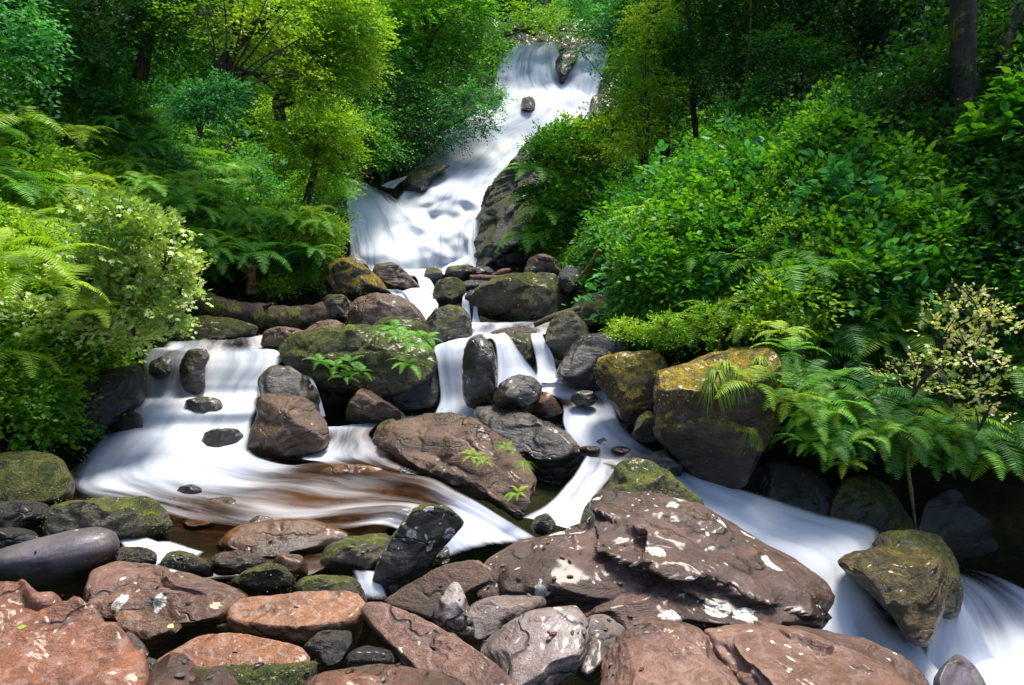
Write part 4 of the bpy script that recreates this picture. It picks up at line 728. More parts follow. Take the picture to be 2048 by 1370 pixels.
def tube(pts, rad, seg=7, rough=0., sub=6, k=3.):
    pts = cr_interp(np.array(pts, float), (len(pts) - 1) * sub + 1); rad = cr_interp(np.array(rad, float)[:, None], len(pts))[:, 0]
    t = unit(np.gradient(pts, axis=0)); ref = np.array([.3, .2, 1.]); ref = np.where(abs((t * unit(ref)).sum(-1, keepdims=True)) > .9, np.array([1., 0, 0]), ref)
    a = unit(np.cross(t, ref)); b_ = np.cross(t, a); th = np.linspace(0, 2 * np.pi, seg, endpoint=False)
    V = pts[:, None] + rad[:, None, None] * (np.cos(th)[None, :, None] * a[:, None] + np.sin(th)[None, :, None] * b_[:, None])
    if rough: V = V + (V - pts[:, None]) * (rough * (fbm(V * k, 3) + .5 * fbm(V * k * 4, 2)))[..., None]
    n = len(pts); i = np.arange(n - 1)[:, None] * seg + np.arange(seg)[None]; j = np.arange(n - 1)[:, None] * seg + (np.arange(seg)[None] + 1) % seg
    Fc = np.stack([i, i + seg, j + seg, j], -1).reshape(-1, 4)
    V = V.reshape(-1, 3); c0 = len(V); V = np.vstack([V, pts[:1], pts[-1:]])
    e = np.arange(seg); cap = np.stack([e, (e + 1) % seg, np.full(seg, c0), np.full(seg, c0)], -1)
    cap = np.stack([e[::2], (e[::2] + 1) % seg, (e[::2] + 2) % seg, np.full(len(e[::2]), c0)], -1)
    cap2 = cap.copy(); cap2[:, :3] += c0 - seg; cap2[:, 3] = c0 + 1
    return V, np.concatenate([Fc, cap, cap2])
def tubes(lst, **kw):
    V, Fs, n = [], [], 0
    for p, r in lst:
        v, f = tube(p, r, **kw); V.append(v); Fs.append(f + n); n += len(v)
    return np.concatenate(V), np.concatenate(Fs)

# --- leaf masses on the banks (nobody could count these leaves): one object per kind of cover
def inpoly(x, y, poly):
    poly = np.array(poly, float); r = np.zeros(len(x), bool); j = len(poly) - 1
    for i in range(len(poly)):
        xi, yi = poly[i]; xj, yj = poly[j]
        r ^= ((yi > y) != (yj > y)) & (x < (xj - xi) * (y - yi) / (yj - yi + 1e-9) + xi); j = i
    return r
def scatter(poly, n, rng=RNG):
    p = np.array(poly); lo, hi = p.min(0), p.max(0); out = np.zeros((0, 2))
    while len(out) < n:
        q = rng.uniform(lo, hi, (n * 2, 2)); out = np.vstack([out, q[inpoly(q[:, 0], q[:, 1], poly)]])
    return out[:n]
def cover(name, poly, n, mat, size, label, tpl=T_KITE, m=8, height=.45, length=.3, seed=1, gaps=.0, flat=.5):
    rng = np.random.default_rng(seed); p = scatter(poly, n, rng); d = cast(p[:, 0], p[:, 1]); ok = ~np.isnan(d); p, d = p[ok], d[ok]
    W = P(p[:, 0], p[:, 1], d); W[:, 2] = terrain_z(W[:, 0], W[:, 1])
    h = .5 + 1.15 * fbm(W * np.array([.9, .9, .5]) + seed, 3); keep = h > gaps; W, h, d = W[keep], np.clip(h[keep], .05, 1.3), d[keep]
    e = .15; gxx = (terrain_z(W[:, 0] + e, W[:, 1], False) - terrain_z(W[:, 0] - e, W[:, 1], False)) / (2 * e)
    gyy = (terrain_z(W[:, 0], W[:, 1] + e, False) - terrain_z(W[:, 0], W[:, 1] - e, False)) / (2 * e)
    nr = unit(np.stack([-np.clip(gxx, -2, 2), -np.clip(gyy, -2, 2), np.ones_like(gxx)], -1))
    org = W + nr * (h * height * rng.uniform(.1, 1, len(W)) ** .75)[:, None]
    dirs = unit(nr * .55 + rng.normal(size=(len(W), 3)) * .6 + np.array([0, -.15, .05]))
    sz = size * rng.uniform(.7, 1.25, len(W)) * (.75 + d / 40)
    V, Fc, rn = sprays(org, dirs, length * rng.uniform(.6, 1.3, len(W)), m, sz, tpl, rng, flat)
    return tag(mesh_np(name, V, Fc, ML[mat], attrs=dict(rnd=rn), loc=tuple(V.mean(0))), label, 'ground cover', kind='stuff')

# --- single shrubs
def shrub_mesh(name, r, h, n, mat, size, tpl, m, seed, length=.28, flat=.5):
    rng = np.random.default_rng(seed)
    q = unit(rng.normal(size=(n, 3))); q[:, 2] = abs(q[:, 2]) * .95 + .05
    lump = .75 + .5 * noise(q * 2.2 + seed)
    rr = rng.uniform(.45, 1, n) ** .5
    org = q * (rr * lump)[:, None] * np.array([r, r, h])
    dirs = unit(q * .8 + rng.normal(size=(n, 3)) * .45 + np.array([0, 0, .1]))
    V, Fc, rn = sprays(org, dirs, length, m, np.full(n, size), tpl, rng, flat)
    return V, Fc, rn
def as_mesh(V, Fc, rn, mat):
    o = mesh_np('tmp', V, Fc, mat, attrs=dict(rnd=rn)); me = o.data; bpy.data.objects.remove(o); return me
def stems_mesh(r, h, k, seed, mat):
    rng = np.random.default_rng(seed); ls = []
    for _ in range(k):
        a = rng.uniform(0, 6.28); e = np.array([math.cos(a) * r * .7, math.sin(a) * r * .7, h * .85])
        ls.append(([(0, 0, -.1), tuple(e * np.array([.3, .3, .5])), tuple(e)], (.014, .010, .003)))
    V, Fc = tubes(ls, seg=5, sub=3); o = mesh_np('tmp', V, Fc, mat); me = o.data; bpy.data.objects.remove(o); return me
SHR = {}
def shrub_kind(key, r, h, n, mat, size, tpl=T_OVAL, m=7, nv=3, length=.28, flat=.5):
    SHR[key] = [(as_mesh(*shrub_mesh('s', r, h, n, mat, size, tpl, m, 11 * i + len(key), length, flat), ML[mat]), stems_mesh(r, h, 8, i + 5, MB['dark'])) for i in range(nv)]
shrub_kind('bramble', .55, .5, 170, 'emerald', .065)
shrub_kind('bramblelime', .5, .45, 150, 'lime', .06)
shrub_kind('maple', .5, .45, 75, 'pale', .085, T_MAPLE, 6, length=.32)
shrub_kind('cream', .5, .55, 26, 'cream', .048, T_MAPLE, 6, length=.26)
shrub_kind('dark', .6, .6, 190, 'deep', .07)
shrub_kind('teal', .55, .5, 200, 'teal', .05, T_KITE, 9)
shrub_kind('laurel', .45, .6, 60, 'emerald', .13, T_OVAL, 8, length=.10, flat=.3)
def put_shrub(key, px, py, s, label, group=None, d=None, name='shrub', lift=0.):
    if d is None:
        d = cast([px], [py])[0]
        if np.isnan(d): return None
    loc = P(px, py, d)
    fm, sm = random.choice(SHR[key])
    r = empty(name, tuple(loc + np.array([0, 0, lift])), label, 'shrub', group); r.rotation_euler = (random.uniform(-.2, .2), random.uniform(-.2, .2), random.uniform(0, 6.3)); r.scale = (s, s, s)
    for nm, me in (('foliage', fm), ('stem', sm)):
        c = bpy.data.objects.new(nm, me); COL.objects.link(c); c.parent = r
    return r

# --- ferns: every frond a part
def frond(L, e0, e1, seed, npin=24, wid=.26):
    rng = np.random.default_rng(seed); n = 30; s = np.linspace(0, 1, n); e = R(e0) + (R(e1) - R(e0)) * s ** .8
    x = np.r_[0, np.cumsum(np.cos(e[:-1]) / n)] * L; z = np.r_[0, np.cumsum(np.sin(e[:-1]) / n)] * L
    yv = .04 * L * np.sin(s * 2 + rng.uniform(0, 6))
    C = np.stack([x, yv, z], -1); T = unit(np.gradient(C, axis=0)); S_ = unit(np.cross(T, [0, 0, 1.])); U = np.cross(S_, T)
    V, Fc, n0 = [], [], 0
    for i in range(npin):
        t = .12 + .87 * (i + .5) / npin; k = t * (n - 1); a = int(k); c = C[a] + (C[min(a + 1, n - 1)] - C[a]) * (k - a)
        prof = min(1, (t - .06) * 5) * (1 - t) ** .65 * 1.15
        l = wid * L * prof + .01; wd = .87 * L / npin * .62
        for sg in (1, -1):
            dr = unit(S_[a] * sg + T[a] * rng.uniform(.28, .42) - U[a] * rng.uniform(.1, .3)); q = T[a] * wd
            tw = U[a] * rng.uniform(-.25, .25) * wd
            V += [c - q * .5, c + dr * l * .45 - q * .5 - tw, c + dr * l, c + dr * l * .4 + q * .45 + tw, c + q * .35]
            V.append(c + dr * l * .75 + q * .1)
            Fc += [(n0, n0 + 1, n0 + 3, n0 + 4), (n0 + 1, n0 + 2, n0 + 5, n0 + 3)]; n0 += 6
    for a in range(0, n - 1, 3):
        b_ = min(a + 3, n - 1); wv = .006 * L * (1.2 - s[a])
        V += [C[a] - S_[a] * wv, C[a] + S_[a] * wv, C[b_] + S_[b_] * wv, C[b_] - S_[b_] * wv]; Fc.append((n0, n0 + 1, n0 + 2, n0 + 3)); n0 += 4
    V = np.array(V); return V, np.array(Fc), np.full(len(V), rng.uniform(.2, .8))
FR = {k: [as_mesh(*frond(1, e0, e1, i), ML[k]) for i, (e0, e1) in enumerate([(70, -35), (58, -45), (45, -70), (30, -60), (15, -85)])] for k in ('fern', 'fernyellow', 'ferndark')}
def fern(px, py, s, label, kind='fern', d=None, n=8, out=None, group=None, spread=.0, lift=0.05, fwd=0.):
    if d is None:
        d = cast([px], [py])[0]
        if np.isnan(d): return
        d -= .5 * s + fwd; py -= 12
    loc = P(px, py, d) + np.array([0, 0, lift]); s = s * 1.25
    if out is None: out = -90 + (35 if px < 1000 else -35)      # azimuth of the open side
    r = empty('fern', tuple(loc), label, 'fern', group)
    a0 = random.uniform(0, 360)
    for i in range(n):
        az = a0 + 360 / n * i + random.uniform(-18, 18); c = math.cos(R(az - out))      # downhill side droops
        k = min(4, max(0, int(1.3 + 1.6 * c + random.uniform(-.7, 1.))))
        f = bpy.data.objects.new('frond', FR[kind][k]); COL.objects.link(f); f.parent = r
        q = s * random.uniform(.75, 1.1); f.scale = (q, q * random.uniform(.8, 1.1), q); f.rotation_euler = (random.uniform(-.25, .25), random.uniform(-.1, .1), R(az))
    return r
# --- grass tufts
def tuft_mesh(L, n, droop, seed, mat):
    rng = np.random.default_rng(seed); V, Fc, rn, n0 = [], [], [], 0
    for _ in range(n):
        a = rng.uniform(0, 6.28); dr = np.array([math.cos(a), math.sin(a), 0]); sd_ = np.array([-dr[1], dr[0], 0]) * .006; l = L * rng.uniform(.5, 1.1); o = dr * rng.uniform(0, .04); rr = rng.uniform(0, 1)
        pts = [o + dr * l * (.15 + .65 * t) * t + np.array([0, 0, l * (1.1 * t - droop * t * t)]) for t in (0, .33, .66, 1)]
        for i, p in enumerate(pts): wv = (1, .9, .6, .12)[i]; V += [p - sd_ * wv, p + sd_ * wv]; rn += [rr, rr]
        for i in range(3): k = n0 + 2 * i; Fc.append((k, k + 1, k + 3, k + 2))
        n0 += 8
    return as_mesh(np.array(V), np.array(Fc), np.array(rn), ML[mat])
TF = [tuft_mesh(.3, 70, 1.3, i, 'grass') for i in range(3)] + [tuft_mesh(.3, 60, 2.2, i, 'grass') for i in range(3)]
def tuft(px, py, d, s, label, hang=False, group=None):
    o = bpy.data.objects.new('grass_tuft', random.choice(TF[3:] if hang else TF[:3])); COL.objects.link(o); o.location = P(px, py, d); o.scale = (s,) * 3; o.rotation_euler = (0, 0, random.uniform(0, 6))
    return tag(o, label, 'grass tuft', group)

# --- trees
def tree(label, base, clusters, mat, n, size, tr=.12, bark='dark', tpl=T_KITE, m=10, length=.55, seed=0, flat=.45, trunk=None, group=None, droop=.25, squash=.7, cat='tree', name='tree'):
    """base and clusters in (px, py, d[, r]); limbs run from the trunk to each cluster of twigs"""
    rng = np.random.default_rng(seed + 100); B = P(*base)
    top = trunk[-1] if trunk else None
    tp = [tuple(B)] + ([tuple(P(*q)) for q in trunk] if trunk else [])
    if not trunk:
        cc = np.mean([P(*c[:3]) for c in clusters], 0); mid = B + (cc - B) * .5 + np.array([rng.uniform(-.2, .2), 0, .4]); tp += [tuple(mid), tuple(cc)]
    ls = [(tp, np.linspace(tr, tr * .45, len(tp)))]
    fork = np.array(tp)
    gs = []; tot = sum(c[3] ** 2 for c in clusters)
    for c in clusters:
        C0 = P(*c[:3]); r = c[3]
        k = rng.integers(1, len(fork)) if len(fork) > 1 else 0; f0 = fork[k] * .5 + fork[k - 1] * .5 if rng.random() < .5 else fork[k]
        mid = (f0 + C0) / 2 + rng.normal(size=3) * .12 * r + np.array([0, 0, .15 * r])
        ls.append(([tuple(f0), tuple(mid), tuple(C0)], (tr * .4, tr * .22, tr * .08)))
        nn = max(8, int(n * c[3] ** 2 / tot))
        nb = 6
        q = unit(rng.normal(size=(nn, 3))); rr = rng.uniform(.25, 1, nn) ** .45
        lump = .72 + .6 * noise(q * 1.9 + seed + c[0] * .01)
        org = C0 + q * (rr * lump * r)[:, None] * np.array([1, 1, squash])
        dirs = unit(q * np.array([1, 1, .35]) + rng.normal(size=(nn, 3)) * np.array([.45, .45, .22]))
        gs.append(sprays(org, dirs, length * rng.uniform(.6, 1.2, nn), m, size * rng.uniform(.8, 1.2, nn), tpl, rng, flat, droop))
        for i in range(nb):
            e = org[i]; ls.append(([tuple(C0), tuple((C0 + e) / 2 + rng.normal(size=3) * .05 * r), tuple(e)], (tr * .1, tr * .06, tr * .02)))
    root = empty(name, tuple(B), label, cat, group)
    V, Fc = tubes(ls, seg=6, sub=4, rough=.25)
    o = mesh_np('trunk', V - B, Fc, MB[bark], parent=root)
    V, Fc, rn = join(gs); mesh_np('crown', V - B, Fc, ML[mat], attrs=dict(rnd=rn), parent=root)
    return root

# ================================================================== planting
# leaf masses
cover('ground_cover', [(-200, 150), (350, 120), (640, 180), (690, 330), (640, 500), (640, 600), (400, 590), (350, 480), (200, 300), (-200, 330)], 6500, 'emerald', .075, 'mixed green ivy and leaves covering the upper left bank', height=.4, seed=2)
cover('ground_cover', [(-200, 300), (180, 290), (340, 430), (380, 560), (330, 660), (240, 740), (120, 900), (-200, 900)], 5200, 'lime', .062, 'lime green brambles covering the lower left bank', height=.35, seed=3, tpl=T_OVAL, length=.25)
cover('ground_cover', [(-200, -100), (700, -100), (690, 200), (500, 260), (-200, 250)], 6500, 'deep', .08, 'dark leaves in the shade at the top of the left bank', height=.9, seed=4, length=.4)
cover('ground_cover', [(1090, 480), (1180, 330), (1350, 290), (1700, 330), (1900, 420), (1850, 620), (1600, 680), (1330, 700), (1230, 640), (1150, 560)], 11000, 'emerald', .078, 'dense green bramble thicket covering the right bank', height=1.0, seed=5, length=.34, flat=.3, gaps=.3)
cover('ground_cover', [(1100, 480), (1250, 340), (1500, 340), (1800, 450), (1800, 620), (1560, 690), (1330, 690), (1180, 600)], 1700, 'teal', .13, 'scattered broad leaves standing out of the right bank thicket', height=1.1, seed=25, length=.3, m=5, tpl=T_OVAL)
cover('ground_cover', [(1100, 480), (1250, 380), (1500, 380), (1750, 470), (1700, 620), (1560, 690), (1330, 690), (1180, 600)], 3000, 'lime', .04, 'fine light green sprays over the right bank thicket', height=1.1, seed=26, length=.25, m=10)
cover('ground_cover', [(1090, 500), (1240, 420), (1500, 520), (1640, 600), (1560, 690), (1330, 700), (1230, 650), (1150, 580)], 3000, 'lime', .07, 'yellow green brambles along the foot of the right bank', height=.55, seed=6)
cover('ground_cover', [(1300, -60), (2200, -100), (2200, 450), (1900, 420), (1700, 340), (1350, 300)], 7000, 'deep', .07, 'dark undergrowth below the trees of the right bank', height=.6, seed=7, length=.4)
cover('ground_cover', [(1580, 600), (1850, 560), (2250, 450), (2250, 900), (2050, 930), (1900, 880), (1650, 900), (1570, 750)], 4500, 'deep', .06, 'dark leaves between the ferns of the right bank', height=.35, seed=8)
cover('ground_cover', [(640, -100), (1500, -100), (1480, 60), (1240, 90), (900, 100), (640, 250)], 4500, 'emerald', .13, 'far green leaves on the slope above the waterfall', height=1.5, seed=9, length=.8, m=9)
cover('ground_cover', [(1060, 400), (1100, 300), (1180, 240), (1260, 300), (1200, 420), (1100, 520)], 2500, 'emerald', .09, 'leaves growing around the rock buttress', height=.7, seed=10)

# trees: back slope and both sides of the falls
T = tree
T('dark green tree directly above the lip of the waterfall', (1060, 60, 31), [(1000, 30, 31, 2.2), (1090, 15, 32, 2.5), (1170, 30, 32, 2.2), (1060, -40, 33, 3), (960, -10, 31, 2.2)], 'deep', 1500, .13, .2, seed=1, length=.9)
T('dark bush hanging over the crest of the waterfall', (980, 90, 28.6), [(985, 62, 28.2, .9), (1050, 48, 28.4, .8), (1120, 55, 28.2, .8), (1190, 55, 28, .9), (1240, 70, 27.8, .9), (950, 100, 27.8, .9), (940, 150, 27, .8), (1085, 30, 28.4, .9)], 'emerald', 1100, .08, .11, seed=31, squash=.6, length=.4)
T('tall bright green tree left of the top of the falls', (830, 330, 23), [(850, 60, 23, 1.7), (920, 30, 23.5, 1.5), (790, 120, 22.5, 1.5), (900, 130, 23, 1.3), (840, 200, 22, 1.4), (960, 100, 24, 1.2), (800, 0, 23, 1.6), (890, -60, 24, 1.9), (780, 200, 22, 1.1)], 'emerald', 3000, .10, .16, seed=2, length=.6)
T('green tree leaning out over the left edge of the upper falls', (800, 300, 21.5), [(930, 205, 21.5, .9), (960, 240, 21.3, .7), (900, 265, 21.3, .75), (870, 225, 21.5, .9), (985, 195, 22, .55), (850, 290, 21, .55)], 'teal', 1100, .07, .09, seed=3, trunk=[(850, 280, 21.4), (900, 250, 21.4), (950, 225, 21.3)], length=.42)
T('dark green tree on the ledge left of the waterfall', (750, 340, 20), [(760, 240, 20, 1.2), (740, 290, 19.6, 1.0), (820, 260, 20.5, 1.0), (720, 210, 20, 1.1), (800, 170, 21, 1.0)], 'deep', 1600, .08, .12, seed=4)
T('small light green tree on the ledge below the dark one', (730, 350, 18.5), [(725, 300, 18.5, .8), (770, 300, 19, .6), (700, 260, 18.6, .7), (720, 240, 18.6, .7)], 'emerald', 900, .07, .08, seed=5, squash=.4)
T('sunlit yellow green tree hanging over the gorge from the left', (560, 240, 13), [(690, 60, 13.2, 1.0), (640, 20, 13, 1.1), (710, 130, 13.5, .7), (660, 150, 13.2, .8), (600, 80, 12.8, .9), (720, 40, 14, .7), (650, -60, 13.5, 1.2), (620, 180, 13, .6)], 'yellow', 2200, .065, .11, seed=6, trunk=[(560, 190, 13), (620, 120, 13), (660, 60, 13.2)], length=.38, tpl=T_OVAL)
fan = T('green tree with dark arching stems at the upper left', (430, 190, 11.5), [(480, 60, 11.5, .9), (560, 100, 11.8, .8), (540, 20, 11.5, .9), (420, 30, 11.3, .8), (600, 160, 12, .6), (480, -40, 11.8, 1.1), (570, 200, 12, .5)], 'lime', 900, .055, .12, seed=7, trunk=[(445, 130, 11.5), (500, 60, 11.5), (560, 10, 11.6)], length=.35)
fb = np.array(fan.location); ls = []
for (x1, y1, x2, y2) in [(450, 110, 440, -30), (470, 100, 490, -30), (490, 100, 540, -20), (500, 110, 590, 10), (480, 150, 575, 95), (510, 140, 640, 60), (430, 110, 380, -20), (500, 170, 600, 150)]:
    ls.append(([tuple(P(412, 240, 11.7) - fb), tuple(P(420 + (x1 - 450) * .2, 200, 11.2) - fb), tuple(P(x1, y1, 10.9) - fb), tuple(P((x1 + x2) / 2 + 6, (y1 + y2) / 2 - 12, 10.8) - fb), tuple(P(x2, y2, 10.7) - fb)], (.026, .022, .016, .011, .005)))
V, Fc = tubes(ls, seg=6, sub=5, rough=.3); mesh_np('limb', V, Fc, MB['dark'], parent=fan)
T('dark leafy tree at the top left behind the pale branch', (280, 160, 12.2), [(280, 40, 12, 1.2), (350, 80, 12.2, 1.0), (200, 60, 12, 1.1), (380, 0, 12.3, 1.2), (250, -40, 12, 1.4)], 'deep', 1300, .07, .12, seed=8)
T('pale blue green branch hanging in the top left corner', (-60, 160, 8), [(20, 30, 8, .4), (40, 110, 8, .35), (-10, 80, 8, .45), (60, 60, 8.1, .3)], 'teal', 300, .06, .05, seed=9, tpl=T_OVAL, length=.3)
T('bright green tree below the yellow one beside the falls', (610, 420, 15), [(640, 270, 15, .8), (680, 310, 15.2, .65), (620, 340, 15, .7), (590, 280, 14.8, .7), (690, 250, 15.5, .6), (640, 210, 15.2, .7), (560, 230, 14.6, .6)], 'lime', 1700, .06, .09, seed=10, length=.35)
T('grey green bushy tree just left of the left hand spout', (620, 440, 16), [(640, 370, 16, .75), (680, 370, 16.2, .5), (600, 400, 15.8, .6), (640, 430, 16, .6)], 'fern', 900, .05, .06, seed=11, length=.3)
T('dark ivy clad bush under the grey green tree', (630, 500, 15.8), [(630, 460, 16, .7), (670, 430, 16.4, .5), (600, 500, 15.6, .6)], 'deep', 700, .05, .06, seed=12, length=.3)
T('pale green tree right of the top of the falls', (1290, 330, 19), [(1255, 50, 20, .95), (1275, 130, 19.6, .9), (1300, 60, 20, 1.2), (1200, -10, 21, 1.1), (1290, -20, 20, 1.4), (1262, 190, 19, .6), (1190, 60, 20.5, .35), (1165, 105, 21, .3)], 'teal', 2200, .085, .12, seed=13)
T('green tree on the slope right of the upper waterfall', (1330, 330, 16), [(1290, 140, 16, 1.0), (1340, 60, 16, 1.1), (1260, 220, 15.8, .7), (1320, 230, 15.6, .8), (1390, 130, 15.8, .9), (1340, -30, 16, 1.2), (1230, 260, 16, .5)], 'emerald', 2300, .07, .11, seed=14, length=.45)
T('slender yellow green tree in front of the slope right of the falls', (1290, 330, 14), [(1290, 200, 14, .55), (1270, 120, 14, .5), (1300, 40, 14, .55), (1290, 270, 13.8, .5), (1250, 300, 14, .4), (1330, 180, 14, .4)], 'lime', 900, .055, .05, seed=15, length=.35)
T('dark tree with thin bare stems on the right slope', (1480, 300, 14), [(1450, 60, 14, 1.1), (1520, 120, 13.6, .9), (1430, 160, 13.8, .8), (1480, -20, 14.5, 1.2), (1530, 200, 13.4, .7), (1580, 60, 14, 1.0)], 'deep', 1900, .065, .08, seed=16, length=.4)
T('shaded branch spreading over the dark hollow', (1600, 260, 12), [(1500, 210, 12, .55), (1560, 170, 12, .6), (1620, 120, 12, .6), (1480, 260, 12, .4), (1550, 90, 12.2, .5)], 'ferndark', 650, .06, .06, seed=17, squash=.4, length=.38)
T('dark tree at the top right beyond the mossy trunk', (1750, 250, 13.5), [(1700, 20, 13.5, 1.3), (1780, 80, 13, 1.1), (1660, 100, 13.5, .9), (1830, -10, 13, 1.3), (1740, 160, 13, .7), (1650, -60, 14, 1.4)], 'deep', 1900, .07, .12, seed=18)
T('dark tree beside the mossy trunk at the right edge', (2060, 230, 10.5), [(2010, 60, 10.5, .7), (2060, 120, 10, .7), (1990, -30, 10.5, .8), (2100, 0, 10, .9)], 'deep', 800, .06, .1, seed=19)
T('leafy yellow green branch against the dark at the top', (1130, -40, 26), [(1110, 20, 25, .6), (1080, 50, 25, .4), (1050, 20, 25, .5)], 'yellow', 200, .08, .06, seed=20)
# unseen high crowns, added over the right bank only to cast shade there
for k, (x, y, z, r) in enumerate([(9.5, 13, 12.5, 2.9), (6., 15.5, 13.5, 2.6), (10.5, 13.5, 13, 3.4), (8.2, 14.5, 14, 3.2)]):
    c = np.array([x, y, z]); b0 = np.array([x + 2.2, y + .6, float(terrain_z(x + 2.2, y + .6))])
    rng = np.random.default_rng(k); nn = 700
    q = unit(rng.normal(size=(nn, 3))); org = c + q * (rng.uniform(.2, 1, nn) ** .5 * r)[:, None] * np.array([1, 1, .45])
    V, Fc, rn = sprays(org, unit(q * np.array([1, 1, .3]) + rng.normal(size=(nn, 3)) * .4), .7, 9, np.full(nn, .19), T_KITE, rng)
    root = empty('tree', tuple(b0), 'unseen tree added overhead to shade the right bank', 'tree', 'unseen shade trees added over the right bank')
    mesh_np('crown', V - b0, Fc, ML['deep'], attrs=dict(rnd=rn), parent=root)
    V, Fc = tube([(0, 0, -.3), tuple((c - b0) * .5 + np.array([.4, 0, 0])), tuple(c - b0)], (.2, .15, .06), rough=.2); mesh_np('trunk', V, Fc, MB['moss'], parent=root)

for k, (x, y, z, r) in enumerate([(-9.5, 9, 11, 3), (-6.5, 14, 14.5, 2.2)]):  # more crowns out of view, added to darken the upper left bank
    c = np.array([x, y, z]); b0 = np.array([x - 2.2, y + .6, float(terrain_z(x - 2.2, y + .6))])
    rng = np.random.default_rng(k + 40); nn = 600
    q = unit(rng.normal(size=(nn, 3))); org = c + q * (rng.uniform(.2, 1, nn) ** .5 * r)[:, None] * np.array([1, 1, .45])
    V, Fc, rn = sprays(org, unit(q * np.array([1, 1, .3]) + rng.normal(size=(nn, 3)) * .4), .7, 9, np.full(nn, .19), T_KITE, rng)
    root = empty('tree', tuple(b0), 'unseen tree added overhead to shade the upper left bank', 'tree', 'unseen shade trees added over the left bank')
    mesh_np('crown', V - b0, Fc, ML['deep'], attrs=dict(rnd=rn), parent=root)
    V, Fc = tube([(0, 0, -.3), tuple((c - b0) * .5 - np.array([.4, 0, 0])), tuple(c - b0)], (.2, .15, .06), rough=.2); mesh_np('trunk', V, Fc, MB['moss'], parent=root)

# mossy trunks at the right
def trunk(label, pts, rad, bark, name='tree_trunk', cat='tree trunk', rough=.3, seg=22, k=3., parts=()):
    V, Fc = tube([P(*p) for p in pts], rad, seg=seg, rough=rough, sub=14, k=k); c = V.mean(0)
    if name == 'tree_trunk':
        c = P(*pts[0]); r = empty('tree', tuple(c), label, 'tree'); mesh_np('trunk', V - c, Fc, MB[bark], parent=r)
        top = np.array(P(*pts[-1])); rg = np.random.default_rng(int(pts[0][0])); ls = []
        gs = []
        for q in range(4):
            e = top + rg.normal(size=3) * np.array([.9, .6, .3]) + np.array([0, 0, .9]); ls.append(([tuple(top), tuple((top + e) / 2 + rg.normal(size=3) * .1), tuple(e)], (rad[-1] * .7, rad[-1] * .4, .01)))
            nn = 70; o_ = e + rg.normal(size=(nn, 3)) * np.array([.4, .4, .22]); gs.append(sprays(o_, unit(o_ - e + rg.normal(size=(nn, 3)) * .1), .3, 8, np.full(nn, .08), T_KITE, rg))
        V2, F2 = tubes(ls, seg=7, sub=4, rough=.2); mesh_np('limb', V2 - c, F2, MB[bark], parent=r)
        V2, F2, rn = join(gs); mesh_np('crown', V2 - c, F2, ML['deep'], attrs=dict(rnd=rn), parent=r)
        return r
    return tag(mesh_np(name, V, Fc, MB[bark], loc=tuple(c)), label, cat)
trunk('thick mossy tree trunk at the upper right', [(1965, 330, 7.9), (1940, 240, 7.95), (1930, 180, 8.0), (1926, 80, 8.0), (1925, -60, 8.1)], (.28, .18, .135, .125, .12), 'dark')
trunk('gnarled mossy root stem at the right edge', [(2020, 210, 8), (2010, 100, 8), (2030, 40, 8.1), (2060, -40, 8.1)], (.12, .07, .08, .06), 'dark')
trunk('thin leaning stem in the dark hollow', [(1740, 230, 12.6), (1745, 130, 12.7), (1780, 50, 12.8), (1810, -30, 13)], (.07, .06, .05, .05), 'dark')
trunk('pale thin stem in the shade of the right slope', [(1480, 330, 13.4), (1490, 200, 13.4), (1500, 60, 13.5), (1500, -20, 13.6)], (.03, .03, .025, .02), 'moss', seg=8)
trunk('slim dark stem at the left of the right slope', [(1400, 330, 14.6), (1385, 200, 14.6), (1380, 60, 14.7), (1370, -20, 14.8)], (.07, .06, .05, .05), 'dark', seg=8)
trunk('bare pale root hanging in the dark recess on the right', [(1822, 850, 5.6), (1815, 920, 5.55), (1822, 980, 5.5), (1832, 1060, 5.5)], (.012, .014, .016, .008), 'moss', name='root', cat='root', seg=8)
trunk('moss covered root slanting down at the right bank', [(1200, 500, 9.9), (1180, 530, 10), (1148, 568, 10.1)], (.035, .03, .018), 'moss', name='root', cat='root', seg=12)
# fallen log, stick, fern stumps
lg = empty('fallen_log', tuple(P(520, 640, 10.8)), 'fallen mossy log lying across the left side of the stream', 'log')
V, Fc = tube([P(*p) for p in [(330, 600, 10.2), (380, 602, 10.3), (440, 618, 10.5), (520, 632, 10.8), (600, 634, 11.1), (680, 624, 11.4), (700, 620, 11.5)]], (.17, .19, .19, .2, .21, .24, .20), seg=40, rough=.35, sub=24, k=2.2)
mesh_np('log_trunk', V - np.array(lg.location), Fc, MB['log'], parent=lg)
V, Fc = tube([P(*p) for p in [(520, 618, 10.75), (535, 612, 10.7), (545, 606, 10.65)]], (.05, .035, .015), seg=8); mesh_np('branch_stub', V - np.array(lg.location), Fc, MB['log'], parent=lg)
trunk('grey driftwood stick resting on the block shaped boulder', [(1068, 650, 8.9), (1110, 632, 8.9), (1160, 616, 9.0)], (.035, .04, .03), 'log', name='stick', cat='stick', seg=8)
trunk('pale broken driftwood at the waterfall foot', [(985, 553, 13.4), (1005, 545, 13.4), (1022, 540, 13.4)], (.05, .07, .04), 'red', name='driftwood', cat='driftwood', seg=8)
trunk('long brown driftwood plank beyond the big moss covered boulder', [(940, 556, 13), (1010, 556, 13), (1060, 550, 13)], (.06, .07, .05), 'red', name='driftwood', cat='driftwood', seg=8)
trunk('reddish fern stump standing on the left bank near the waterfall', [(500, 588, 11.2), (502, 560, 11.2), (503, 528, 11.2)], (.085, .07, .09), 'red', name='stump', cat='stump', seg=16, rough=.9, k=9)
fern(500, 520, .75, 'fern crowning the reddish stump near the waterfall', 'fern', d=11.1, n=11)
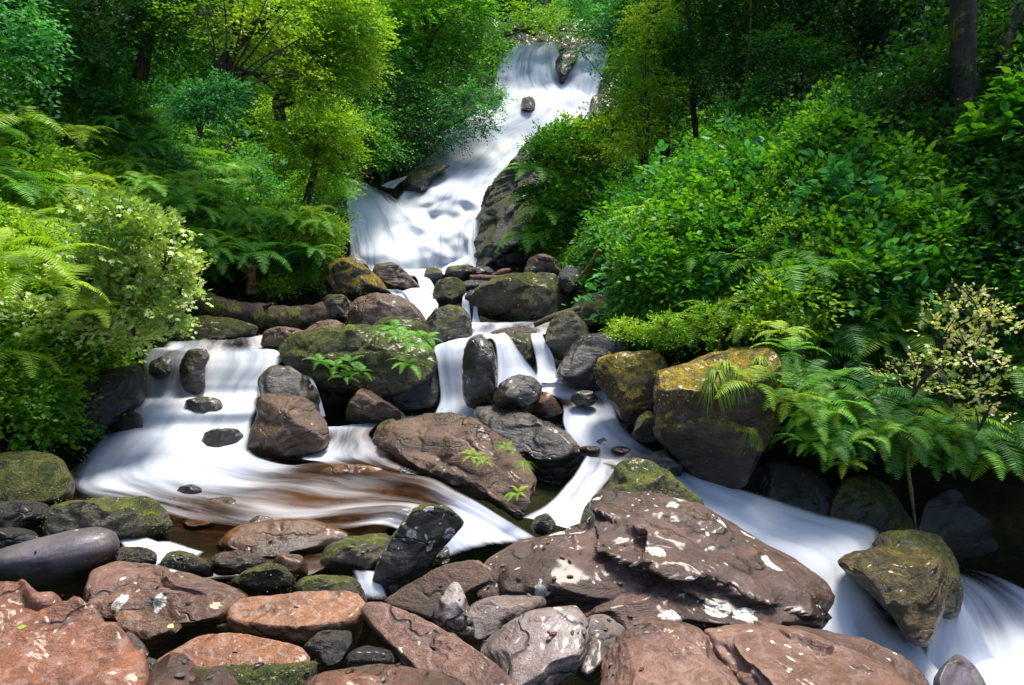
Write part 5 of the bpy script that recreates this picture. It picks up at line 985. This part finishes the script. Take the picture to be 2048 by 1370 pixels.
trunk('reddish fern stump beside the pale maple at the left cascade', [(313, 668, 7.6), (312, 645, 7.6), (310, 610, 7.6)], (.06, .055, .07), 'red', name='stump', cat='stump', seg=16, rough=.4)

# shrubs
random.seed(3)
for i, (px, py, s, d) in enumerate([(250, 520, .8, None), (330, 500, .7, None), (200, 580, .8, 7.2), (290, 590, .8, 7.4), (240, 640, .7, 7.0), (310, 640, .6, 7.4), (180, 500, .8, None), (120, 560, .8, None), (350, 560, .5, 8.0), (150, 640, .6, 6.6), (260, 470, .8, 8.3), (340, 600, .6, 7.6), (330, 660, .45, 7.4), (200, 450, .8, 8.2), (280, 680, .45, 7.2), (220, 690, .5, 6.9), (100, 500, .7, 7.4), (60, 640, .5, 6.2), (370, 530, .45, 8.6)]):
    put_shrub('maple', px, py, s, 'pale sunlit maple sapling beside the left cascade', 'pale maple saplings on the left bank', d=d, name='maple_sapling')
for i, (px, py, s) in enumerate([(1880, 700, .75), (1940, 740, .7), (1980, 690, .7), (1830, 780, .6), (1900, 800, .7), (1960, 640, .55), (1920, 620, .45), (1800, 760, .45), (1990, 790, .6), (1960, 850, .5)]):
    put_shrub('cream', px, py, s, 'cream and yellow leaved sapling among dark ferns at the right edge', 'cream leaved saplings at the right', name='maple_sapling', d=5.7 + random.uniform(-.3, .3))
for px, py, s in [(2010, 300, 1), (2040, 400, .9), (2030, 470, .8), (2060, 240, 1), (2000, 500, .7)]:
    put_shrub('laurel', px, py, s, 'glossy rhododendron bush at the right edge of the bank', 'rhododendrons at the right edge', name='rhododendron', d=7.2)
def many(poly, n, f):
    for px, py in scatter(poly, n, np.random.default_rng(n)): f(px, py)
many([(1120, 480), (1260, 360), (1500, 350), (1750, 430), (1800, 600), (1500, 640), (1300, 640), (1180, 560)], 60, lambda x, y: put_shrub('bramble', x, y, random.uniform(.5, 1.5), 'mounded green bramble bush in the thicket on the right bank', 'bramble bushes of the right bank thicket'))
many([(1110, 520), (1230, 400), (1420, 560), (1620, 620), (1580, 700), (1400, 700), (1250, 660)], 34, lambda x, y: put_shrub('bramblelime', x, y, random.uniform(.5, .9), 'light green bramble bush near the foot of the right bank', 'light green brambles at the right bank foot'))
many([(-60, 300), (170, 280), (320, 430), (300, 520), (100, 760), (-60, 860)], 40, lambda x, y: put_shrub('bramblelime', x, y, random.uniform(.5, .9), 'sunlit light green bramble bush on the left bank', 'light green brambles on the left bank'))
many([(150, 180), (560, 200), (640, 330), (560, 560), (350, 480), (200, 300)], 45, lambda x, y: put_shrub('teal', x, y, random.uniform(.6, 1.1), 'small leaved green bush on the steep left bank', 'small leaved bushes on the left bank'))
many([(-60, 560), (90, 560), (230, 760), (160, 880), (-60, 880)], 22, lambda x, y: put_shrub('bramble', x, y, random.uniform(.5, .8), 'round leaved green bramble hanging over the lower left bank', 'round leaved brambles at the lower left'))
many([(1350, 240), (1700, 280), (1850, 380), (1700, 420), (1400, 330)], 26, lambda x, y: put_shrub('dark', x, y, random.uniform(.7, 1.2), 'shaded dark green bush at the edge of the hollow', 'dark bushes at the edge of the hollow'))
put_shrub('bramblelime', 1580, 620, .9, 'yellow green bush crowning the big golden moss block', d=6.6)
put_shrub('bramblelime', 1540, 660, .6, 'small yellow green bush at the back of the golden moss block', d=6.5)
put_shrub('bramble', 600, 470, 1.3, 'rounded bright bush at the right end of the left bank ferns', d=14.5)
for px, py, s in [(610, 500, 1.5), (640, 480, 1.2), (560, 470, 1.3), (640, 530, 1)]:
    put_shrub('bramblelime', px, py, s, 'bright green bush hanging above the yellow moss boulder', 'bright bushes above the yellow moss boulder', d=13.8)
for px, py, s in [(1150, 290, 1.4), (1180, 350, 1.5), (1120, 330, 1.1), (1220, 280, 1.5), (1160, 400, 1.2)]:
    put_shrub('bramblelime', px, py, s, 'leafy green bush growing on the dark rock buttress', 'bushes on the rock buttress', d=15.5)

# ferns: named ones first
GL = 'ferns of the left bank'; GR = 'ferns of the right bank'
for px, py, s, k, d in [(1500, 785, .42, 'fernyellow', 5.6)]:
    fern(px, py, s, 'single bright yellow green fern on the face of the golden moss block', k, d=d, n=5)
for px, py, s, k, d in [(60, 560, .6, 'fernyellow', 5.8), (110, 590, .5, 'fernyellow', 5.9), (30, 270, .8, 'fernyellow', None), (120, 300, .7, 'fernyellow', None), (20, 400, .7, 'fern', None), (180, 640, .45, 'fernyellow', 6.2), (50, 800, .45, 'fern', 6.0), (30, 720, .5, 'fernyellow', 5.9), (80, 830, .35, 'fern', 6.1), (0, 520, .6, 'fernyellow', 5.6), (200, 420, .6, 'fernyellow', None), (180, 300, .6, 'fern', None)]:
    fern(px, py, s, 'yellow green fern in the sun on the near left bank', k, d=d, group='sunny ferns on the near left bank')
for px, py in [(370, 380), (410, 400), (470, 395), (520, 410), (560, 400), (380, 440), (450, 450), (510, 450), (560, 440), (600, 440), (400, 490), (460, 500), (530, 490), (570, 500), (620, 500), (500, 530), (420, 520), (360, 420), (280, 385), (310, 400), (440, 540), (545, 530), (480, 360), (600, 380)]:
    fern(px, py, random.uniform(.38, .62), 'hanging green fern on the left bank between the log and the falls', 'fern', group=GL, fwd=1.3)
for px, py in scatter([(200, 200), (560, 210), (620, 320), (500, 370), (330, 360), (220, 300)], 40, np.random.default_rng(5)):
    fern(px, py, random.uniform(.42, .75), 'dark green fern high on the left bank', random.choice(['fern', 'ferndark']), group='ferns high on the left bank', fwd=.5)
for px, py in [(1620, 640), (1680, 610), (1750, 640), (1640, 700), (1600, 740), (1650, 780), (1690, 740), (1740, 700), (1620, 820), (1680, 830), (1740, 800), (1790, 830), (1660, 880), (1720, 870), (1590, 800), (1900, 860), (1960, 880), (1870, 900), (2020, 860), (1990, 930), (2030, 760), (1560, 600), (1600, 590), (1800, 700), (1850, 650), (1780, 900)]:
    fern(px, py, random.uniform(.38, .6), 'green fern hanging over the dark recess on the right', random.choice(['fern', 'fern', 'ferndark', 'fernyellow']), group='ferns over the dark recess', d=None if py < 780 else 5.9, n=7)
for px, py in scatter([(1580, 620), (1900, 620), (2040, 860), (2040, 950), (1760, 900), (1620, 880)], 30, np.random.default_rng(12)):
    fern(px, py, random.uniform(.32, .55), 'small fern drooping from the edge of the dark recess', random.choice(['fern', 'ferndark', 'fern']), group='small drooping ferns at the recess', n=7)
for px, py in [(1880, 400), (1920, 440), (1860, 450), (1950, 400), (1900, 490), (1970, 470), (1880, 540), (1930, 560), (1830, 500), (1990, 600), (2040, 640), (2010, 560)]:
    fern(px, py, random.uniform(.5, .75), 'large green fern on the right edge of the bank above the cream sapling', random.choice(['fern', 'ferndark']), group='large ferns at the right edge', d=7.3)
for px, py in [(1850, 270), (1900, 280), (1960, 200), (2000, 180), (1940, 300), (1800, 250), (1870, 330), (2020, 250)]:
    fern(px, py, random.uniform(.45, .7), 'fern growing in the shade around the mossy trunk', random.choice(['fern', 'ferndark']), group='ferns around the mossy trunk', d=9)
for px, py in [(1110, 440), (1140, 420), (1170, 450), (1130, 490), (1180, 500), (1210, 460), (1230, 510), (1160, 380), (1200, 400), (1330, 480), (1400, 440), (1120, 520)]:
    fern(px, py, random.uniform(.8, 1.1), 'bright fern on the right bank close to the rock buttress', random.choice(['fern', 'fernyellow']), group='bright ferns beside the buttress', fwd=.6)
# ferns and tufts on the boulders
for px, py, s, d in [(800, 690, .32, 7.6), (830, 700, .3, 7.55), (815, 740, .28, 7.5), (790, 670, .25, 7.8), (850, 690, .25, 7.7)]:
    fern(px, py, s, 'bright fern on the right shoulder of the huge mossy block', 'fern', d=d, group='ferns on the shoulder of the mossy block', n=7)
for px, py, s, d in [(640, 735, .2, 7.6), (670, 745, .22, 7.55), (700, 735, .2, 7.55), (720, 755, .2, 7.5), (690, 765, .18, 7.5)]:
    fern(px, py, s, 'dark little fern hanging on the front of the huge mossy block', 'fern', d=d, group='little ferns on the front of the mossy block', n=6)
for px, py, s, d in [(945, 925, .12, 5.55), (965, 935, .1, 5.5), (1035, 1000, .12, 5.1), (1010, 905, .1, 5.6)]:
    fern(px, py, s, 'tiny bright plant on the long red brown boulder', 'fernyellow', d=d, group='tiny plants on the long red brown boulder', n=7)
for px, py, s, d in [(1000, 890, .35, 5.7), (1020, 905, .35, 5.6), (1045, 930, .45, 5.4)]:
    tuft(px, py, d, s, 'dry yellow grass tuft on the long red brown boulder', group='grass on the long red brown boulder')
for px, py, s, d in [(700, 655, .5, 7.9), (740, 660, .4, 7.8), (770, 665, .5, 7.8), (660, 660, .3, 7.9)]:
    tuft(px, py, d, s, 'short grass tuft on top of the huge mossy block', group='grass on the huge mossy block')
for px, py, s, d in [(1430, 745, .9, 5.75), (1450, 730, .9, 5.8), (1470, 740, .8, 5.75), (1420, 770, .7, 5.7), (1520, 720, .7, 5.9), (1500, 860, .5, 5.6)]:
    tuft(px, py, d, s, 'pale grass trailing over the golden moss block', hang=True, group='trailing grass on the golden moss block')
for px, py in scatter([(350, 230), (560, 260), (600, 420), (420, 420)], 26, np.random.default_rng(9)):
    dd = cast([px], [py])[0]
    if not np.isnan(dd): tuft(px, py, dd - .3, random.uniform(1.2, 2.2), 'long drooping grass tuft on the steep left bank', hang=random.random() < .6, group='grass tufts on the left bank')
for px, py in [(400, 585), (385, 590), (640, 540), (470, 600), (600, 560), (560, 575), (1330, 560), (1460, 590), (1380, 575), (1520, 640)]:
    dd = cast([px], [py])[0]
    if not np.isnan(dd): tuft(px, py, dd - .2, random.uniform(1, 1.6), 'grass tuft at the foot of the banks', group='grass tufts at the bank foot')
# fallen leaves on the near slabs
def fallen(px, py, d, s, mat, label, rz):
    V, Fc, rn = leaves_geo(np.zeros((1, 3)), np.array([[math.cos(rz), math.sin(rz), .1]]), np.array([[.05, -.3, 1]]), np.array([s]), T_MAPLE if s > .045 else T_OVAL, np.array([.9]))
    o = mesh_np('fallen_leaf', V, Fc, ML[mat], attrs=dict(rnd=rn)); o.location = P(px, py, d); tag(o, label, 'leaf')
fallen(424, 1216, 2.98, .05, 'cream', 'white maple leaf lying on the broad pinkish boulder', 1.2)
fallen(336, 1250, 2.6, .04, 'cream', 'pale narrow leaf lying on the small orange stone', -.6)
fallen(34, 1256, 2.2, .03, 'yellow', 'small yellow leaf lying on the big red slab', .3)

for px, py, s in [(1110, 300, 1.2), (1090, 340, 1.0), (1140, 380, 1.4), (1110, 420, 1.2), (1160, 450, 1.3), (1090, 460, .9), (1130, 490, 1.2), (1060, 400, .7), (1170, 520, 1.1), (1080, 500, .8)]:
    put_shrub('bramble', px, py, s, 'green bush clinging to the right side of the rock buttress', 'bushes clinging to the rock buttress', d=15.3)
for px, py in [(1100, 470), (1130, 440), (1080, 430), (1120, 520), (1050, 480), (1060, 350)]:
    fern(px, py, .8, 'fern rooted on the dark rock buttress', 'fern', d=15, group='ferns on the rock buttress')

for px, py in scatter([(1120, 500), (1250, 420), (1500, 480), (1700, 560), (1560, 680), (1350, 680), (1200, 590)], 26, np.random.default_rng(77)):
    fern(px, py, random.uniform(.35, .65), 'light fern poking out of the right bank thicket', random.choice(['fern', 'fernyellow', 'fern']), group='ferns in the right bank thicket', fwd=.55, n=7)
for px, py in scatter([(340, 380), (640, 420), (650, 560), (400, 560)], 30, np.random.default_rng(78)):
    fern(px, py, random.uniform(.3, .55), 'small fern on the steep left bank above the log', random.choice(['fern', 'fernyellow', 'ferndark', 'fern']), group='small ferns above the log', fwd=.8, n=7)
for px, py in scatter([(-40, 280), (200, 260), (330, 420), (200, 480), (-40, 480)], 16, np.random.default_rng(79)):
    fern(px, py, random.uniform(.4, .6), 'sunlit fern high on the near left bank', random.choice(['fern', 'fernyellow']), group='sunlit ferns high on the near left bank', fwd=.4)

for px, py in scatter([(370, 470), (640, 440), (660, 570), (600, 600), (400, 585)], 26, np.random.default_rng(80)):
    put_shrub(random.choice(['bramble', 'bramblelime', 'teal']), px, py, random.uniform(.5, .9), 'green bush filling the steep bank just above the fallen log', 'bushes above the fallen log', d=random.uniform(11.9, 12.6))
for px, py in scatter([(360, 440), (640, 430), (650, 550), (400, 560)], 18, np.random.default_rng(81)):
    fern(px, py, random.uniform(.35, .6), 'fern arching over the fallen log', random.choice(['fern', 'fernyellow', 'fern']), group='ferns arching over the fallen log', d=random.uniform(11.4, 12), n=8)
for px, py in scatter([(1590, 820), (1700, 860), (1860, 860), (2040, 900), (2040, 960), (1700, 930), (1600, 900)], 16, np.random.default_rng(82)):
    fern(px, py, random.uniform(.28, .42), 'dark fern spilling down in front of the black rocks', random.choice(['fern', 'ferndark', 'ferndark']), group='dark ferns before the black rocks', d=random.uniform(5.7, 6.0), n=7)
for px, py in scatter([(1080, 300), (1190, 260), (1220, 500), (1110, 530), (1090, 420)], 18, np.random.default_rng(83)):
    put_shrub(random.choice(['bramble', 'teal', 'bramblelime']), px, py, random.uniform(.4, .9), 'leafy bush spreading over the rock buttress by the falls', 'bushes spreading over the buttress', d=15.0)
for px, py in scatter([(1540, 640), (1620, 640), (1640, 760), (1580, 780), (1560, 700)], 9, np.random.default_rng(84)):
    put_shrub('bramblelime', px, py, random.uniform(.3, .5), 'light green leaves crowding behind the golden moss block', 'leaves behind the golden moss block', d=6.5)
for px, py in scatter([(-40, 500), (150, 480), (330, 560), (250, 720), (60, 860), (-40, 860)], 26, np.random.default_rng(85)):
    put_shrub('bramblelime', px, py, random.uniform(.4, .7), 'fresh green bush beside the pale maple saplings', 'fresh green bushes by the pale maples', d=6.9)

for px, py, s in [(230, 500, .6), (300, 480, .6), (330, 540, .6), (270, 560, .7), (220, 610, .6), (310, 610, .6), (340, 660, .4), (270, 670, .5), (180, 560, .6), (360, 590, .4), (240, 440, .6), (190, 660, .5)]:
    put_shrub('maple', px, py, s, 'pale maple branch catching the light in front of the near left bank', 'pale maple branches of the near left bank', d=6.6, name='maple_sapling')
for px, py, s in [(1580, 720, .32), (1600, 770, .34), (1585, 820, .3), (1620, 850, .32), (1660, 890, .3), (1610, 900, .26), (1700, 900, .3), (1650, 830, .32), (1750, 880, .3), (1560, 680, .28), (1800, 870, .3), (1690, 940, .24)]:
    fern(px, py, s, 'fern tumbling down the right side of the golden moss block', random.choice(['fern', 'fernyellow', 'ferndark']), group='ferns right of the golden moss block', d=5.55, n=7)
for px, py, s in [(1350, 690, .4), (1400, 680, .45), (1460, 670, .5), (1510, 670, .45), (1330, 660, .4), (1420, 650, .5), (1250, 670, .4), (1290, 680, .35), (1545, 650, .4)]:
    put_shrub('bramblelime', px, py, s, 'light green bramble drooping onto the top of the golden moss block', 'brambles drooping onto the moss blocks', d=6.9)
for px, py, s in [(400, 262, .9), (425, 235, .9), (448, 205, .8), (385, 225, .8)]:
    put_shrub('teal', px, py, s, 'green bush at the foot of the tree with dark arching stems', 'bushes at the foot of the arching tree', d=10.7)
cover('ground_cover', [(1760, 350), (1950, 260), (2250, 250), (2250, 720), (1850, 660), (1760, 560)], 3200, 'emerald', .07, 'green leaves on the slope at the right edge', height=.6, seed=41, length=.3)
cover('ground_cover', [(1350, 250), (1700, 230), (1850, 300), (1800, 420), (1400, 330)], 1800, 'emerald', .07, 'green leaves at the upper edge of the right bank thicket', height=.7, seed=42, length=.3)
# ------------------------------------------------------------------ moss fuzz, pebbles and litter, laid on the stones by probing their surfaces
dg = bpy.context.evaluated_depsgraph_get(); dg.update()
def probe(px, py):
    v = ray_dir(px, py); v = v / np.linalg.norm(v)
    ok, loc, nr, _, ob, _ = SC.ray_cast(dg, Vector(CAM), Vector(v))
    return (np.array(loc), np.array(nr), ob) if ok else (None, None, None)
rg = np.random.default_rng(55)
mossy = {'rock_mossy': ('mossgreen', .62), 'rock_yellow_moss': ('mossgold', .55), 'rock_olive': ('mossgreen', .35), 'rock_brown': ('mossgreen', .16), 'rock_orange': ('mossgreen', .08), 'rock_cliff': ('mossgreen', .3)}
acc = {'mossgreen': [], 'mossgold': []}
for px, py in rg.uniform([-60, 500], [2108, 1400], (26000, 2)):
    L, nr, ob = probe(px, py)
    if L is None or ob.name.split('.')[0] not in ('boulder', 'slab', 'rock_buttress'): continue
    mt = ob.data.materials[0].name
    if mt not in mossy: continue
    key, am = mossy[mt]
    m = float(noise(L * 2.6 + 11)) + .5 * float(noise(L * 9)) + .35 * nr[2]
    if m < .62 - am * .95: continue
    acc[key].append((L, nr))
for key, lst in acc.items():
    Ls = np.array([a for a, _ in lst]); Ns = np.array([b_ for _, b_ in lst]); k = 7; dist = np.repeat(Ls[:, 1], k)
    Lr = np.repeat(Ls, k, 0) + rg.normal(size=(len(Ls) * k, 3)) * (.004 * dist)[:, None]; Nr = np.repeat(Ns, k, 0)
    ax = Nr * .8 + rg.normal(size=Lr.shape) * .6 + np.array([0, 0, -.25])
    V, Fc, rn = leaves_geo(Lr - Nr * .004, ax, rg.normal(size=Lr.shape), rg.uniform(.6, 1.3, len(Lr)) * (.004 + .0017 * dist), T_KITE, rg.uniform(0, 1, len(Lr)))
    tag(mesh_np('moss_fuzz', V, Fc, ML[key], attrs=dict(rnd=rn), loc=tuple(V.mean(0))), 'golden moss fuzz on the block shaped stones' if key == 'mossgold' else 'green moss fuzz on the boulders and slabs', 'moss', kind='stuff')
peb = []
for i in range(5):
    o = rock([(100 + math.cos(t) * 50 * q, 100 + math.sin(t) * 38 * q) for t, q in zip(np.linspace(0, 5.6, 7), np.random.default_rng(i).uniform(.7, 1.1, 7))], 3, .09, ['red', 'pink', 'grey', 'brown', 'orange'][i], 'x', sub=3, gy=0, rough=1)
    me = o.data; bpy.data.objects.remove(o); co = np.zeros(len(me.vertices) * 3, np.float32); me.vertices.foreach_get('co', co); co = co.reshape(-1, 3); co -= co.mean(0); co /= abs(co).max(); me.vertices.foreach_set('co', co.ravel()); peb.append(me)
cnt = 0
for px, py in rg.uniform([-20, 1080], [1300, 1365], (420, 2)):
    L, nr, ob = probe(px, py)
    if L is None or ob.name.split('.')[0] not in ('slab', 'boulder', 'ground') or nr[2] < .55 or cnt > 75: continue
    r_ = rg.uniform(.006, .02) * (1.8 if ob.name == 'ground' else 1)
    o = bpy.data.objects.new('pebble', peb[rg.integers(5)]); COL.objects.link(o); o.location = L + nr * r_ * .3; o.scale = (r_, r_, r_ * .6); o.rotation_euler = (0, 0, rg.uniform(0, 6)); cnt += 1
    tag(o, 'tiny loose pebble lying on the near stones', 'pebble', 'pebbles lying on the near stones')
